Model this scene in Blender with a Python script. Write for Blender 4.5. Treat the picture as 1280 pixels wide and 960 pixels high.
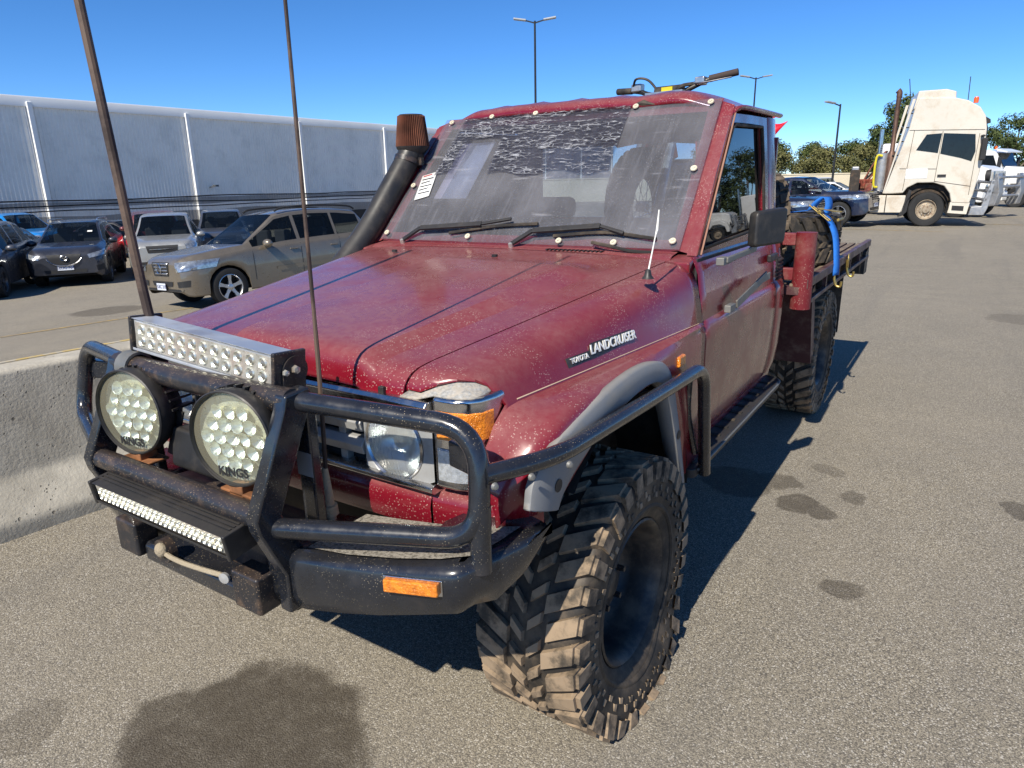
import bpy, math, random
from math import sin, cos, pi, radians, exp, sqrt, atan2
from mathutils import Vector as V, Matrix, noise

for o in list(bpy.data.objects): bpy.data.objects.remove(o)
SC = bpy.context.scene
COL = SC.collection
random.seed(7)

# ---------------------------------------------------------------- camera, sky, sun, exposure
CAM = (1.579, -1.716, 1.5665); YAW, PITCH, ROLL, FPX = -0.58272, 0.28864, -0.02078, 855.7
_f = V((sin(YAW)*cos(PITCH), cos(YAW)*cos(PITCH), -sin(PITCH)))
_r = V((cos(YAW), -sin(YAW), 0)); _u = _r.cross(_f)
_r2 = _r*cos(ROLL) + _u*sin(ROLL); _u2 = _u*cos(ROLL) - _r*sin(ROLL)
cd = bpy.data.cameras.new('camera'); cam = bpy.data.objects.new('camera', cd); COL.objects.link(cam)
m = Matrix((( _r2.x, _u2.x, -_f.x, CAM[0]), (_r2.y, _u2.y, -_f.y, CAM[1]), (_r2.z, _u2.z, -_f.z, CAM[2]), (0, 0, 0, 1)))
cam.matrix_world = m
cd.sensor_fit = 'HORIZONTAL'; cd.sensor_width = 36; cd.lens = 36*FPX/1280
cd.clip_start = 0.05; cd.clip_end = 2000
SC.camera = cam

SUN_DIR = V((0.014, -0.72, 0.70)).normalized()      # towards the sun
W = bpy.data.worlds.new('World'); SC.world = W; W.use_nodes = True
wn = W.node_tree.nodes; wl = W.node_tree.links; wn.clear()
sky = wn.new('ShaderNodeTexSky'); sky.sky_type = 'NISHITA'; sky.sun_disc = False
sky.sun_elevation = math.asin(SUN_DIR.z); sky.sun_rotation = atan2(SUN_DIR.x, SUN_DIR.y)
sky.altitude = 2200; sky.air_density = 0.75; sky.dust_density = 0.0; sky.ozone_density = 7.0
bg = wn.new('ShaderNodeBackground'); bg.inputs[1].default_value = 0.098
wo = wn.new('ShaderNodeOutputWorld'); hs = wn.new('ShaderNodeHueSaturation'); hs.inputs[1].default_value = 1.14; hs.inputs[2].default_value = 1.15; wl.new(sky.outputs[0], hs.inputs[4]); wl.new(hs.outputs[0], bg.inputs[0]); wl.new(bg.outputs[0], wo.inputs[0])
sd = bpy.data.lights.new('sun', 'SUN'); sd.energy = 4.4; sd.angle = radians(0.53); sd.color = (1, 0.935, 0.815)
sun = bpy.data.objects.new('sun', sd); COL.objects.link(sun)
sun.rotation_euler = (-SUN_DIR).to_track_quat('-Z', 'Y').to_euler()
SC.view_settings.view_transform = 'Standard'; SC.view_settings.look = 'None'
SC.view_settings.exposure = 0.62; SC.view_settings.gamma = 1; SC.view_settings.use_curve_mapping = False
SC.cycles.max_bounces = 8; SC.cycles.transparent_max_bounces = 16

# ---------------------------------------------------------------- materials
class NT:
    def __init__(s, name):
        s.m = bpy.data.materials.new(name); s.m.use_nodes = True
        s.t = s.m.node_tree; s.n = s.t.nodes; s.n.clear()
        s.out = s.n.new('ShaderNodeOutputMaterial'); s.b = s.n.new('ShaderNodeBsdfPrincipled')
        s.l(s.b.outputs[0], s.out.inputs[0]); s._co = None
    def l(s, a, b): s.t.links.new(a, b)
    def co(s):
        if s._co is None: s._co = s.n.new('ShaderNodeTexCoord').outputs['Object']
        return s._co
    def mapped(s, sc):
        k = s.n.new('ShaderNodeMapping'); k.inputs[3].default_value = sc; s.l(s.co(), k.inputs[0]); return k.outputs[0]
    def noise(s, scale, detail=4, rough=.6, vec=None):
        k = s.n.new('ShaderNodeTexNoise'); k.inputs['Scale'].default_value = scale; k.inputs['Detail'].default_value = detail
        k.inputs['Roughness'].default_value = rough; s.l(vec or s.co(), k.inputs[0]); return k.outputs[0]
    def voro(s, scale, feat='F1', out=0, vec=None, rand=1):
        k = s.n.new('ShaderNodeTexVoronoi'); k.inputs['Scale'].default_value = scale; k.feature = feat
        k.inputs['Randomness'].default_value = rand; s.l(vec or s.co(), k.inputs[0]); return k.outputs[out]
    def ramp(s, f, a, b, lo=0, hi=1):
        k = s.n.new('ShaderNodeMapRange'); k.inputs[1].default_value = a; k.inputs[2].default_value = b
        k.inputs[3].default_value = lo; k.inputs[4].default_value = hi; k.interpolation_type = 'SMOOTHSTEP'; s.l(f, k.inputs[0]); return k.outputs[0]
    def math(s, op, a, b=0.):
        k = s.n.new('ShaderNodeMath'); k.operation = op; k.use_clamp = False
        for i, v in ((0, a), (1, b)):
            if isinstance(v, (int, float)): k.inputs[i].default_value = v
            else: s.l(v, k.inputs[i])
        return k.outputs[0]
    def mix(s, f, a, b):
        k = s.n.new('ShaderNodeMix'); k.data_type = 'RGBA'
        for i, v in ((0, f), (6, a), (7, b)):
            if isinstance(v, (int, float)): k.inputs[i].default_value = v
            elif isinstance(v, tuple): k.inputs[i].default_value = (*v, 1) if len(v) == 3 else v
            else: s.l(v, k.inputs[i])
        return k.outputs[2]
    def set(s, **kw):
        for k, v in kw.items():
            i = s.b.inputs[k.replace('_', ' ')]
            if isinstance(v, (int, float)): i.default_value = v
            elif isinstance(v, tuple): i.default_value = (*v, 1) if len(v) == 3 and i.type == 'RGBA' else v
            else: s.l(v, i)
    def bump(s, h, strength, dist=.01):
        k = s.n.new('ShaderNodeBump'); k.inputs['Strength'].default_value = strength; k.inputs['Distance'].default_value = dist
        s.l(h, k.inputs['Height']); s.l(k.outputs[0], s.b.inputs['Normal'])
    def up(s, a=.2, b=.9):
        g = s.n.new('ShaderNodeNewGeometry'); x = s.n.new('ShaderNodeSeparateXYZ'); s.l(g.outputs['Normal'], x.inputs[0])
        return s.ramp(x.outputs[2], a, b)

def pm(name, col, rough=.5, metal=0., var=.12, vs=3., dirt=None, damt=.35, dscale=6., dlo=.45, dhi=.7, updirt=0.,
       speck=None, sscale=120., sth=.16, sstr=.8, bump=0., bscale=40., coat=0., coatr=.05, rvar=.12, spec=.5, trans=0., ior=1.45, emis=None, alpha=1.):
    t = NT(name)
    c = tuple(col)
    n1 = t.noise(vs, 5)
    base = t.mix(t.ramp(n1, .3, .7), tuple(x*(1-var) for x in c), tuple(min(1, x*(1+var)) for x in c))
    r = t.ramp(t.noise(vs*4, 4), .3, .7, max(0, rough-rvar*.5), min(1, rough+rvar))
    df = None
    if dirt:
        df = t.math('MULTIPLY', t.ramp(t.noise(dscale, 8, .68), dlo, dhi), damt)
        if updirt:
            fine = t.math('MULTIPLY', t.ramp(t.noise(dscale*7, 5, .7), .25, .75, .5, 1.), t.ramp(t.noise(dscale*.4, 4, .6), .3, .7, .5, 1.15))
            df = t.math('MAXIMUM', df, t.math('MULTIPLY', t.math('MULTIPLY', t.up(), updirt), fine))
        base = t.mix(df, base, dirt)
        r = t.math('MAXIMUM', r, t.math('MULTIPLY', df, .85))
    if speck:
        s1 = t.ramp(t.voro(sscale), sth*.6, sth, 1, 0)
        s1 = t.math('MULTIPLY', s1, t.ramp(t.noise(sscale*.045, 3), .42, .62, 0, sstr))
        base = t.mix(s1, base, speck); r = t.math('MAXIMUM', r, t.math('MULTIPLY', s1, .9))
    t.set(Base_Color=base, Roughness=r, Metallic=metal, Specular_IOR_Level=spec, IOR=ior)
    if coat:
        t.set(Coat_Weight=(t.math('MULTIPLY', t.math('SUBTRACT', 1., df), coat) if df is not None else coat), Coat_Roughness=coatr)
    if trans: t.set(Transmission_Weight=trans)
    if emis: t.set(Emission_Color=emis[0], Emission_Strength=emis[1])
    if alpha < 1: t.set(Alpha=alpha)
    if bump: t.bump(t.noise(bscale, 6, .65), bump)
    return t.m

def glassmat(name, tint=(.02, .025, .03), rough=.03, alpha=.55, dust=0., flute=False):
    """thin window pane: a see-through film with a reflecting face"""
    t = NT(name); tr = t.n.new('ShaderNodeBsdfTransparent'); mx = t.n.new('ShaderNodeMixShader')
    col = tint
    if dust: col = t.mix(t.ramp(t.noise(5, 8, .7), .4, .8, 0, dust), tint, (.35, .3, .25))
    if flute: t.bump(t.noise(1., 2, .5, t.mapped((170, 6, 6))), .8, .006)
    t.set(Base_Color=col, Roughness=rough, IOR=1.5); tr.inputs[0].default_value = (.75, .82, .85, 1)
    ge = t.n.new('ShaderNodeNewGeometry'); dt = t.n.new('ShaderNodeVectorMath'); dt.operation = 'DOT_PRODUCT'; t.l(ge.outputs['Normal'], dt.inputs[0]); t.l(ge.outputs['Incoming'], dt.inputs[1])
    c_ = t.math('SUBTRACT', 1., t.math('ABSOLUTE', dt.outputs['Value'])); fz = t.math('ADD', .05, t.math('MULTIPLY', t.math('POWER', c_, 5.), .95))   # pane facing either way
    f = t.math('MAXIMUM', t.math('MULTIPLY', fz, 1.3), 1-alpha)
    f = t.math('MINIMUM', f, 1.)
    t.l(f, mx.inputs[0]); t.l(tr.outputs[0], mx.inputs[1]); t.l(t.b.outputs[0], mx.inputs[2]); t.l(mx.outputs[0], t.out.inputs[0])
    return t.m

# ---------------------------------------------------------------- mesh building
def catmull(pts, n=6, closed=False):
    P = [V(p) for p in pts]; out = []; L = len(P)
    rng = range(L if closed else L-1)
    for i in rng:
        p0 = P[(i-1) % L] if (closed or i > 0) else P[0]*2-P[1]
        p1 = P[i]; p2 = P[(i+1) % L]; p3 = P[(i+2) % L] if (closed or i+2 < L) else P[-1]*2-P[-2]
        for k in range(n):
            t = k/n; t2 = t*t; t3 = t2*t
            out.append(.5*((2*p1)+(p2-p0)*t+(2*p0-5*p1+4*p2-p3)*t2+(3*p1-p0-3*p2+p3)*t3))
    if not closed: out.append(P[-1])
    return out

def fillet(pts, rad, n=6, closed=False):
    P = [V(p) for p in pts]; out = []; L = len(P)
    rs = rad if isinstance(rad, (list, tuple)) else [rad]*L
    for i in range(L):
        if not closed and i in (0, L-1): out.append(P[i]); continue
        a, b, c = P[i-1], P[i], P[(i+1) % L]
        d1 = (a-b); d2 = (c-b); r = min(rs[i], d1.length*.48, d2.length*.48)
        if r < 1e-5: out.append(b); continue
        s = b+d1.normalized()*r; e = b+d2.normalized()*r
        for k in range(n+1):
            t = k/n; out.append(s*(1-t)**2+b*2*t*(1-t)+e*t*t)
    return out

def lerp(x, xs, ys):
    if x <= xs[0]: return ys[0]
    for i in range(len(xs)-1):
        if x <= xs[i+1]:
            t = (x-xs[i])/(xs[i+1]-xs[i]); return ys[i]+(ys[i+1]-ys[i])*t
    return ys[-1]

class MB:
    def __init__(s): s.v = []; s.f = []; s.mi = []
    def add(s, vs, fs, mi=0):
        b = len(s.v); s.v += [V(p) for p in vs]; s.f += [tuple(i+b for i in f) for f in fs]; s.mi += [mi]*len(fs); return s
    def box(s, c, size, rot=None, mi=0, taper=1.):
        x, y, z = size[0]/2, size[1]/2, size[2]/2; c = V(c)
        P = [V((a*x*(taper if k > 0 else 1), b*y*(taper if k > 0 else 1), k*z)) for k in (-1, 1) for b in (-1, 1) for a in (-1, 1)]
        if rot is not None: P = [rot @ p for p in P]
        return s.add([p+c for p in P], [(0, 2, 3, 1), (4, 5, 7, 6), (0, 1, 5, 4), (2, 6, 7, 3), (0, 4, 6, 2), (1, 3, 7, 5)], mi)
    def bx(s, x0, x1, y0, y1, z0, z1, mi=0): return s.box(((x0+x1)/2, (y0+y1)/2, (z0+z1)/2), (x1-x0, y1-y0, z1-z0), None, mi)
    def tube(s, path, r, n=10, closed=False, caps=True, mi=0, flat=1.):
        P = [V(p) for p in path]; L = len(P); rs = r if isinstance(r, (list, tuple)) else [r]*L
        T = []
        for i in range(L):
            a = P[i-1] if (i > 0 or closed) else P[i]; b = P[(i+1) % L] if (i < L-1 or closed) else P[i]
            T.append((b-a).normalized())
        ref = V((0, 0, 1)) if abs(T[0].z) < .9 else V((1, 0, 0))
        N = (ref-T[0]*ref.dot(T[0])).normalized(); vs = []
        for i in range(L):
            N = (N-T[i]*N.dot(T[i]))
            N = N.normalized() if N.length > 1e-6 else T[i].orthogonal().normalized()
            B = T[i].cross(N)
            for k in range(n):
                a = 2*pi*k/n; vs.append(P[i]+(N*cos(a)*flat+B*sin(a))*rs[i])
        fs = []
        for i in range(L if closed else L-1):
            j = (i+1) % L
            for k in range(n): fs.append((i*n+k, i*n+(k+1) % n, j*n+(k+1) % n, j*n+k))
        if caps and not closed: fs += [tuple(range(n-1, -1, -1)), tuple((L-1)*n+k for k in range(n))]
        return s.add(vs, fs, mi)
    def bar(s, a, b, w, h, up=(0, 0, 1), mi=0):
        a, b = V(a), V(b); t = (b-a).normalized(); x = t.cross(V(up)).normalized(); u = x.cross(t)
        vs = [p+x*i*w/2+u*j*h/2 for p in (a, b) for j in (-1, 1) for i in (-1, 1)]
        return s.add(vs, [(0, 2, 3, 1), (4, 5, 7, 6), (0, 1, 5, 4), (2, 6, 7, 3), (0, 4, 6, 2), (1, 3, 7, 5)], mi)
    def lathe(s, prof, o=(0, 0, 0), ax=(1, 0, 0), n=24, mi=0, a0=0., a1=2*pi):
        o = V(o); ax = V(ax).normalized(); e1 = ax.orthogonal().normalized() if abs(ax.z) > .9 else V((0, 0, 1)); e1 = (e1-ax*e1.dot(ax)).normalized(); e2 = ax.cross(e1)
        full = abs(a1-a0-2*pi) < 1e-4; m = n if full else n+1; vs = []; L = len(prof)
        for k in range(m):
            a = a0+(a1-a0)*k/n; d = e1*cos(a)+e2*sin(a)
            for r, h in prof: vs.append(o+d*r+ax*h)
        fs = []
        for k in range(n):
            k2 = (k+1) % m
            for i in range(L-1): fs.append((k*L+i, k2*L+i, k2*L+i+1, k*L+i+1))
        return s.add(vs, fs, mi)
    def cyl(s, a, b, r, n=16, r2=None, mi=0):
        a, b = V(a), V(b); return s.tube([a, b], [r, r if r2 is None else r2], n, mi=mi)
    def prism(s, poly, o, eu, ev, ew, d, mi=0):
        """polygon [(u,v)] in the plane eu,ev at o, extruded by d along ew"""
        o, eu, ev, ew = V(o), V(eu), V(ev), V(ew); n = len(poly)
        A = [o+eu*p[0]+ev*p[1] for p in poly]; B = [p+ew*d for p in A]
        return s.add(A+B, [tuple(range(n-1, -1, -1)), tuple(range(n, 2*n))]+[(i, (i+1) % n, n+(i+1) % n, n+i) for i in range(n)], mi)
    def grid(s, rows, mi=0, closed=False, mif=None):
        n = len(rows[0]); vs = [p for r in rows for p in r]; b = len(s.v); s.v += [V(p) for p in vs]
        for i in range(len(rows)-1):
            for k in range(n if closed else n-1):
                k2 = (k+1) % n
                s.f.append((b+i*n+k, b+i*n+k2, b+(i+1)*n+k2, b+(i+1)*n+k)); s.mi.append(mif(i, k) if mif else mi)
        return s
    def ball(s, c, r, nu=12, nv=8, mi=0):
        c = V(c); rx, ry, rz = r if isinstance(r, (tuple, list)) else (r, r, r); rows = []
        for i in range(nv+1):
            a = pi*i/nv; q = max(sin(a), 1e-3)
            rows.append([c+V((rx*q*cos(2*pi*k/nu), ry*q*sin(2*pi*k/nu), rz*cos(a))) for k in range(nu)])
        return s.grid(rows, mi, True)
    def xf(s, mat, start=0):
        for i in range(start, len(s.v)): s.v[i] = mat @ s.v[i]
        return s
    def mirror(s):
        b = len(s.v); s.v += [V((-p.x, p.y, p.z)) for p in s.v]; s.f += [tuple(i+b for i in reversed(f)) for f in list(s.f)]; s.mi += list(s.mi); return s
    def mesh(s, name, mats, smooth=35):
        me = bpy.data.meshes.new(name); me.from_pydata([tuple(p) for p in s.v], [], s.f)
        for mt in (mats if isinstance(mats, (list, tuple)) else [mats]): me.materials.append(mt)
        if any(s.mi): me.polygons.foreach_set('material_index', s.mi)
        if smooth:
            me.polygons.foreach_set('use_smooth', [True]*len(s.f))
            if smooth < 180: me.set_sharp_from_angle(angle=radians(smooth))
        me.update(); return me
    def build(s, name, mats, parent=None, smooth=35, bevel=0., bseg=2, solid=0., sub=0, label=None, off=-1.):
        o = bpy.data.objects.new(name, s.mesh(name, mats, smooth)); COL.objects.link(o)
        if parent is not None: o.parent = parent
        if sub:
            k = o.modifiers.new('sub', 'SUBSURF'); k.levels = k.render_levels = sub
        if solid:
            k = o.modifiers.new('solid', 'SOLIDIFY'); k.thickness = solid; k.offset = off
        if bevel:
            k = o.modifiers.new('bevel', 'BEVEL'); k.width = bevel; k.segments = bseg; k.limit_method = 'ANGLE'; k.angle_limit = radians(40)
            k.harden_normals = bool(smooth)
        if label: o['label'] = label
        return o

def thing(name, label, cat, loc=(0, 0, 0), rotz=0., group=None, rot=None):
    o = bpy.data.objects.new(name, None); COL.objects.link(o); o.location = loc
    o.rotation_euler = rot if rot else (0, 0, rotz); o.empty_display_size = .2
    return tag(o, label, cat, group)
def tag(o, label, cat=None, group=None):
    o['label'] = label
    if cat: o['category'] = cat
    if group: o['group'] = group
    return o
def struct(o, kind='structure'): o['kind'] = kind; return o
def dup(root, parent=None):
    c = root.copy(); COL.objects.link(c); c.parent = parent
    for ch in KIDS.get(root.name, root.children): dup(ch, c)
    return c
KIDS = {}

def textmesh(s, size, extrude, name, mat, parent, mtx, shear=0., bold=0.):
    cu = bpy.data.curves.new(name, 'FONT'); cu.body = s; cu.size = size; cu.extrude = extrude; cu.shear = shear; cu.offset = bold
    cu.align_x = 'CENTER'; cu.align_y = 'CENTER'
    o = bpy.data.objects.new(name, cu); COL.objects.link(o)
    dg = bpy.context.evaluated_depsgraph_get(); me = bpy.data.meshes.new_from_object(o.evaluated_get(dg))
    bpy.data.objects.remove(o); bpy.data.curves.remove(cu)
    me.transform(mtx); me.materials.clear(); me.materials.append(mat)
    o = bpy.data.objects.new(name, me); COL.objects.link(o); o.parent = parent
    return o
def frame(o, ex, ey):
    ex = V(ex).normalized(); ey = V(ey); ey = (ey-ex*ey.dot(ex)).normalized(); ez = ex.cross(ey)
    return Matrix(((ex.x, ey.x, ez.x, o[0]), (ex.y, ey.y, ez.y, o[1]), (ex.z, ey.z, ez.z, o[2]), (0, 0, 0, 1)))

def gz(x, y):
    """ground height: level round the ute, falling away beyond the barrier on the left"""
    s = max(0., -(x+2.75))*(1-min(1., max(0., (y-20)/25.)))
    return -(.93*(1-exp(-s/6.5))+.004*min(s, 60)) - .009*min(52., max(0., y-8.))
def gtilt(x, y, rz):
    e = .3; dx = (gz(x+e, y)-gz(x-e, y))/(2*e); n = V((-dx, 0, 1)).normalized()
    fx = V((cos(rz), sin(rz), 0)); fx = (fx-n*fx.dot(n)).normalized(); fy = n.cross(fx)
    return Matrix(((fx.x, fy.x, n.x), (fx.y, fy.y, n.y), (fx.z, fy.z, n.z))).to_euler()
# ---------------------------------------------------------------- ground
def asphalt():
    t = NT('asphalt'); co = t.co()
    big = t.noise(.35, 5, .6); mid = t.noise(2.2, 6, .65)
    v1 = t.n.new('ShaderNodeTexVoronoi'); v1.inputs['Scale'].default_value = 215; t.l(co, v1.inputs[0])
    v2 = t.n.new('ShaderNodeTexVoronoi'); v2.inputs['Scale'].default_value = 380; t.l(co, v2.inputs[0])
    sep = t.n.new('ShaderNodeSeparateColor'); t.l(v1.outputs['Color'], sep.inputs[0])
    sep2 = t.n.new('ShaderNodeSeparateColor'); t.l(v2.outputs['Color'], sep2.inputs[0])
    stone = t.math('ADD', t.math('MULTIPLY', sep.outputs[0], .6), t.math('MULTIPLY', sep2.outputs[0], .4))
    base = t.mix(stone, (.155, .137, .105), (.405, .355, .268))
    base = t.mix(t.ramp(sep.outputs[1], .86, .9), base, (.52, .48, .41))
    base = t.mix(t.math('MULTIPLY', t.ramp(v1.outputs['Distance'], .45, .75), .75), base, (.045, .04, .036))
    base = t.mix(t.ramp(big, .3, .7, .0, .28), base, (.33, .29, .23))
    base = t.mix(t.ramp(mid, .35, .75, .2, 0), base, (.14, .13, .12))
    # tyre-worn long streaks on the drive lane
    st = t.noise(1., 5, .6, t.mapped((1.6, .09, 1))); base = t.mix(t.ramp(st, .5, .7, 0, .22), base, (.11, .105, .1))
    # oil and water stains, each with its own outline
    wob = t.n.new('ShaderNodeTexNoise'); wob.inputs['Scale'].default_value = 5; wob.inputs['Detail'].default_value = 4; t.l(co, wob.inputs[0])
    w2 = t.n.new('ShaderNodeVectorMath'); w2.operation = 'MULTIPLY_ADD'; t.l(wob.outputs[1], w2.inputs[0]); w2.inputs[1].default_value = (.22, .22, 0); t.l(co, w2.inputs[2])
    tot = None
    for (x, y, r, k) in [(.02, -.80, .37, .8), (.2, -.75, .2, .7), (-.2, -.86, .2, .7), (.92, 1.86, .12, .55), (.72, 1.75, .2, .6), (1.05, 1.62, .1, .66), (1.17, 1.58, .075, .62),
                         (1.29, 1.86, .07, .5), (1.36, .95, .085, .55), (1.99, 2.1, .1, .6), (1.12, 2.15, .09, .35), (-12.6, 5.2, .7, .5), (2.2, 7.5, .35, .3), (-.6, -1.1, .1, .3)]:
        d = t.n.new('ShaderNodeVectorMath'); d.operation = 'DISTANCE'; t.l(w2.outputs[0], d.inputs[0]); d.inputs[1].default_value = (x+.11, y+.11, gz(x, y))
        f = t.ramp(d.outputs['Value'], r*.84, r*1.04, k, 0); tot = f if tot is None else t.math('MAXIMUM', tot, f)
    tot = t.math('MULTIPLY', tot, t.ramp(t.noise(14, 4), .2, .6, .75, 1.))
    base = t.mix(tot, base, (.045, .035, .024))
    t.set(Base_Color=base, Roughness=t.math('SUBTRACT', .93, t.math('MULTIPLY', tot, .3)), Specular_IOR_Level=.25)
    h = t.math('ADD', t.math('MULTIPLY', v1.outputs['Distance'], -1.), t.math('MULTIPLY', v2.outputs['Distance'], -.5))
    t.bump(h, .55, .004)
    return t.m
M_asph = asphalt()
M_yellow = pm('faded yellow line paint', (.42, .29, .1), .8, dirt=(.2, .18, .15), damt=.85, dscale=9, dlo=.4, dhi=.62)
M_conc = None
def concrete():
    t = NT('pitted concrete'); n = t.noise(2.5, 8, .65); base = t.mix(t.ramp(n, .3, .7), (.32, .29, .235), (.5, .46, .38))
    st = t.noise(3, 6, .6, t.mapped((1.5, 1.5, .25))); base = t.mix(t.ramp(st, .45, .75, 0, .5), base, (.16, .145, .12))
    vd = t.voro(46); hole = t.math('MULTIPLY', t.ramp(vd, .12, .22, 1, 0), t.ramp(t.noise(7, 3), .5, .65))
    vd2 = t.voro(17); hole2 = t.math('MULTIPLY', t.ramp(vd2, .09, .14, 1, 0), t.ramp(t.noise(4, 3), .5, .6)); hole = t.math('MAXIMUM', hole, hole2)
    base = t.mix(t.math('MULTIPLY', hole, .7), base, (.05, .045, .04))
    t.set(Base_Color=base, Roughness=.9, Specular_IOR_Level=.3)
    t.bump(t.math('SUBTRACT', t.math('MULTIPLY', t.noise(60, 5), .3), hole), .9, .012); return t.m
M_conc = concrete()

xs = [-420, -250, -150, -100, -70, -63]+[-60+i*1.5 for i in range(22)]+[-27+i*.75 for i in range(32)]+[-3+i*.05 for i in range(6)]+[-2.7, -2, 0, 4, 10, 30, 80, 200, 420]
ys = [-160, -60, -20, -8, 0, 8, 20, 25, 30, 35, 40, 45, 60, 90, 180, 400, 900]
g = MB().grid([[(x, y, gz(x, y)) for x in xs] for y in ys])
g.f = [tuple(reversed(f)) for f in g.f]
gr = struct(tag(g.build('ground', M_asph, None, smooth=180), 'grey chip-seal asphalt yard with dark oil stains round the ute', 'ground'))
if gr.data.polygons[0].normal.z < 0: gr.data.flip_normals()
def stripe(pts, w, label, name='painted_line'):
    L = MB(); P = []
    for a, b in zip(pts[:-1], pts[1:]):
        a, b = V(a), V(b); n = max(1, int((b-a).length/.6))
        P += [a+(b-a)*k/n for k in range(n)]
    P.append(V(pts[-1])); rows = []
    for i, p in enumerate(P):
        d = (P[min(i+1, len(P)-1)]-P[max(i-1, 0)]).normalized(); s = V((-d.y, d.x))
        rows.append([(q.x, q.y, gz(q.x, q.y)+.006) for q in (p+s*w/2, p-s*w/2)])
    L.grid(rows); o = struct(tag(L.build(name, M_yellow, None), label, 'road marking'))
    if o.data.polygons[0].normal.z < 0: o.data.flip_normals()
    return o
stripe([(-12.1, -3.), (-11.41, 2.86), (-10.5, 9.), (-9.6, 16)], .1, 'worn yellow line on the asphalt between the barrier and the gold SUV')
stripe([(-9, 25.2), (-1.6, 22.9), (1.0, 22.4)], .12, 'worn yellow line in front of the navy SUVs and prime mover'); stripe([(-3.5, 37), (2.2, 33), (6, 31.5)], .12, 'worn yellow line behind the prime mover by the white trucks'); stripe([(1.2, 27.2), (5.5, 26.2)], .12, 'worn yellow line to the right of the prime mover bull bar')

# ---------------------------------------------------------------- concrete barriers
bar = thing('concrete_barrier', 'grey pitted concrete road barrier running along beside the bull bar', 'barrier', (-1.975, -.66, 0), radians(-5.5))
prof = [(0, 0), (.0, .075), (.135, .255), (.205, .74), (.225, .752), (.385, .752), (.405, .74), (.475, .255), (.61, .075), (.61, 0)]
mb = MB(); rows = []
for k in range(41):
    y = -2.6+6.0*k/40
    rows.append([(-p.x+noise.noise((p.x*3, y*3, p.y*4))*.004, y, p.y+(noise.noise((p.x*5, y*2.3, p.y*5+9))*.004 if p.y > .01 else 0)) for p in fillet([V((q[0], q[1], 0)) for q in prof], .025, 3)])
mb.grid(rows); mb.f.append(tuple(range(len(rows[0])))); mb.mi.append(0); n0 = len(mb.v)-len(rows[0]); mb.f.append(tuple(range(len(mb.v)-1, n0-1, -1))); mb.mi.append(0)
mb.build('barrier_body', M_conc, bar, smooth=50)
M_edge = pm('yellow worn edge paint', (.5, .36, .12), .8, dirt=(.4, .37, .31), damt=.9, dscale=12, dlo=.42, dhi=.6)
MB().bx(-.404, -.375, -2.6, 3.4, .7535, .7565).build('edge_stripe', M_edge, bar)

# ---------------------------------------------------------------- warehouse
M_wall = pm('grey wall sheet', (.86, .825, .76), .4, .0, var=.04, vs=.3, dirt=(.3, .3, .28), damt=.2, dscale=.8, rvar=.1)
M_wtrim = pm('pale wall trim', (.8, .8, .78), .5, var=.04, vs=.5)
M_plinth = pm('dark plinth', (.07, .075, .08), .7)
M_roof = pm('roof sheet', (.5, .52, .53), .4, .3)
wh = thing('warehouse', 'long grey corrugated warehouse with pale wall columns behind the parked cars', 'warehouse', (-36.6, 30, -1.15))
Y0, Y1, H = -38, 52, 6.95       # local
cols = [-39.4+8.06*k for k in range(12)]   # local y; 15.02 - 30 = -14.98 is one of them
off = (-14.98-cols[3]); cols = [c+off for c in cols]
for k in range(len(cols)-1):
    a, b = cols[k]+.12, cols[k+1]-.12; p = .19; n = int((b-a)/p); p = (b-a)/n; prof = []
    for i in range(n): y = a+i*p; prof += [(0, y), (0, y+p*.52), (.032, y+p*.62), (.032, y+p*.9)]
    prof.append((0, b))
    MB().grid([[(x, y, z) for x, y in prof] for z in (.9, H-.3)]).build('wall_sheet', M_wall, wh, smooth=0)
    MB().bx(-.25, .02, a, b, 0, .9).build('plinth', M_plinth, wh)
for y in cols:
    MB().bx(-.05, .2, y-.11, y+.11, 0, H-.2).build('column', M_wtrim, wh, bevel=.02, bseg=1)
MB().prism([(-.2, H-.42), (.11, H-.42), (.11, H), (.08, H+.05), (-.2, H+.05)], (0, cols[0], 0), (1, 0, 0), (0, 0, 1), (0, 1, 0), cols[-1]-cols[0]).build('fascia', M_wtrim, wh)
MB().prism([(-.2, H-.3), (-.2, H+.02), (-18, H+1.3), (-36, H+.02), (-36, 0), (-35.8, 0), (-35.8, H-.3)], (0, cols[0], 0), (1, 0, 0), (0, 0, 1), (0, 1, 0), cols[-1]-cols[0]).build('roof', M_roof, wh)
for y in (cols[4]+.9, cols[6]+5.3):
    q = MB(); q.bar((0.02, y, 2.7), (.55, y, 2.75), .05, .05); q.box((.62, y, 2.78), (.28, .22, .1)); q.build('wall_lamp', M_plinth, wh)
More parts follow.
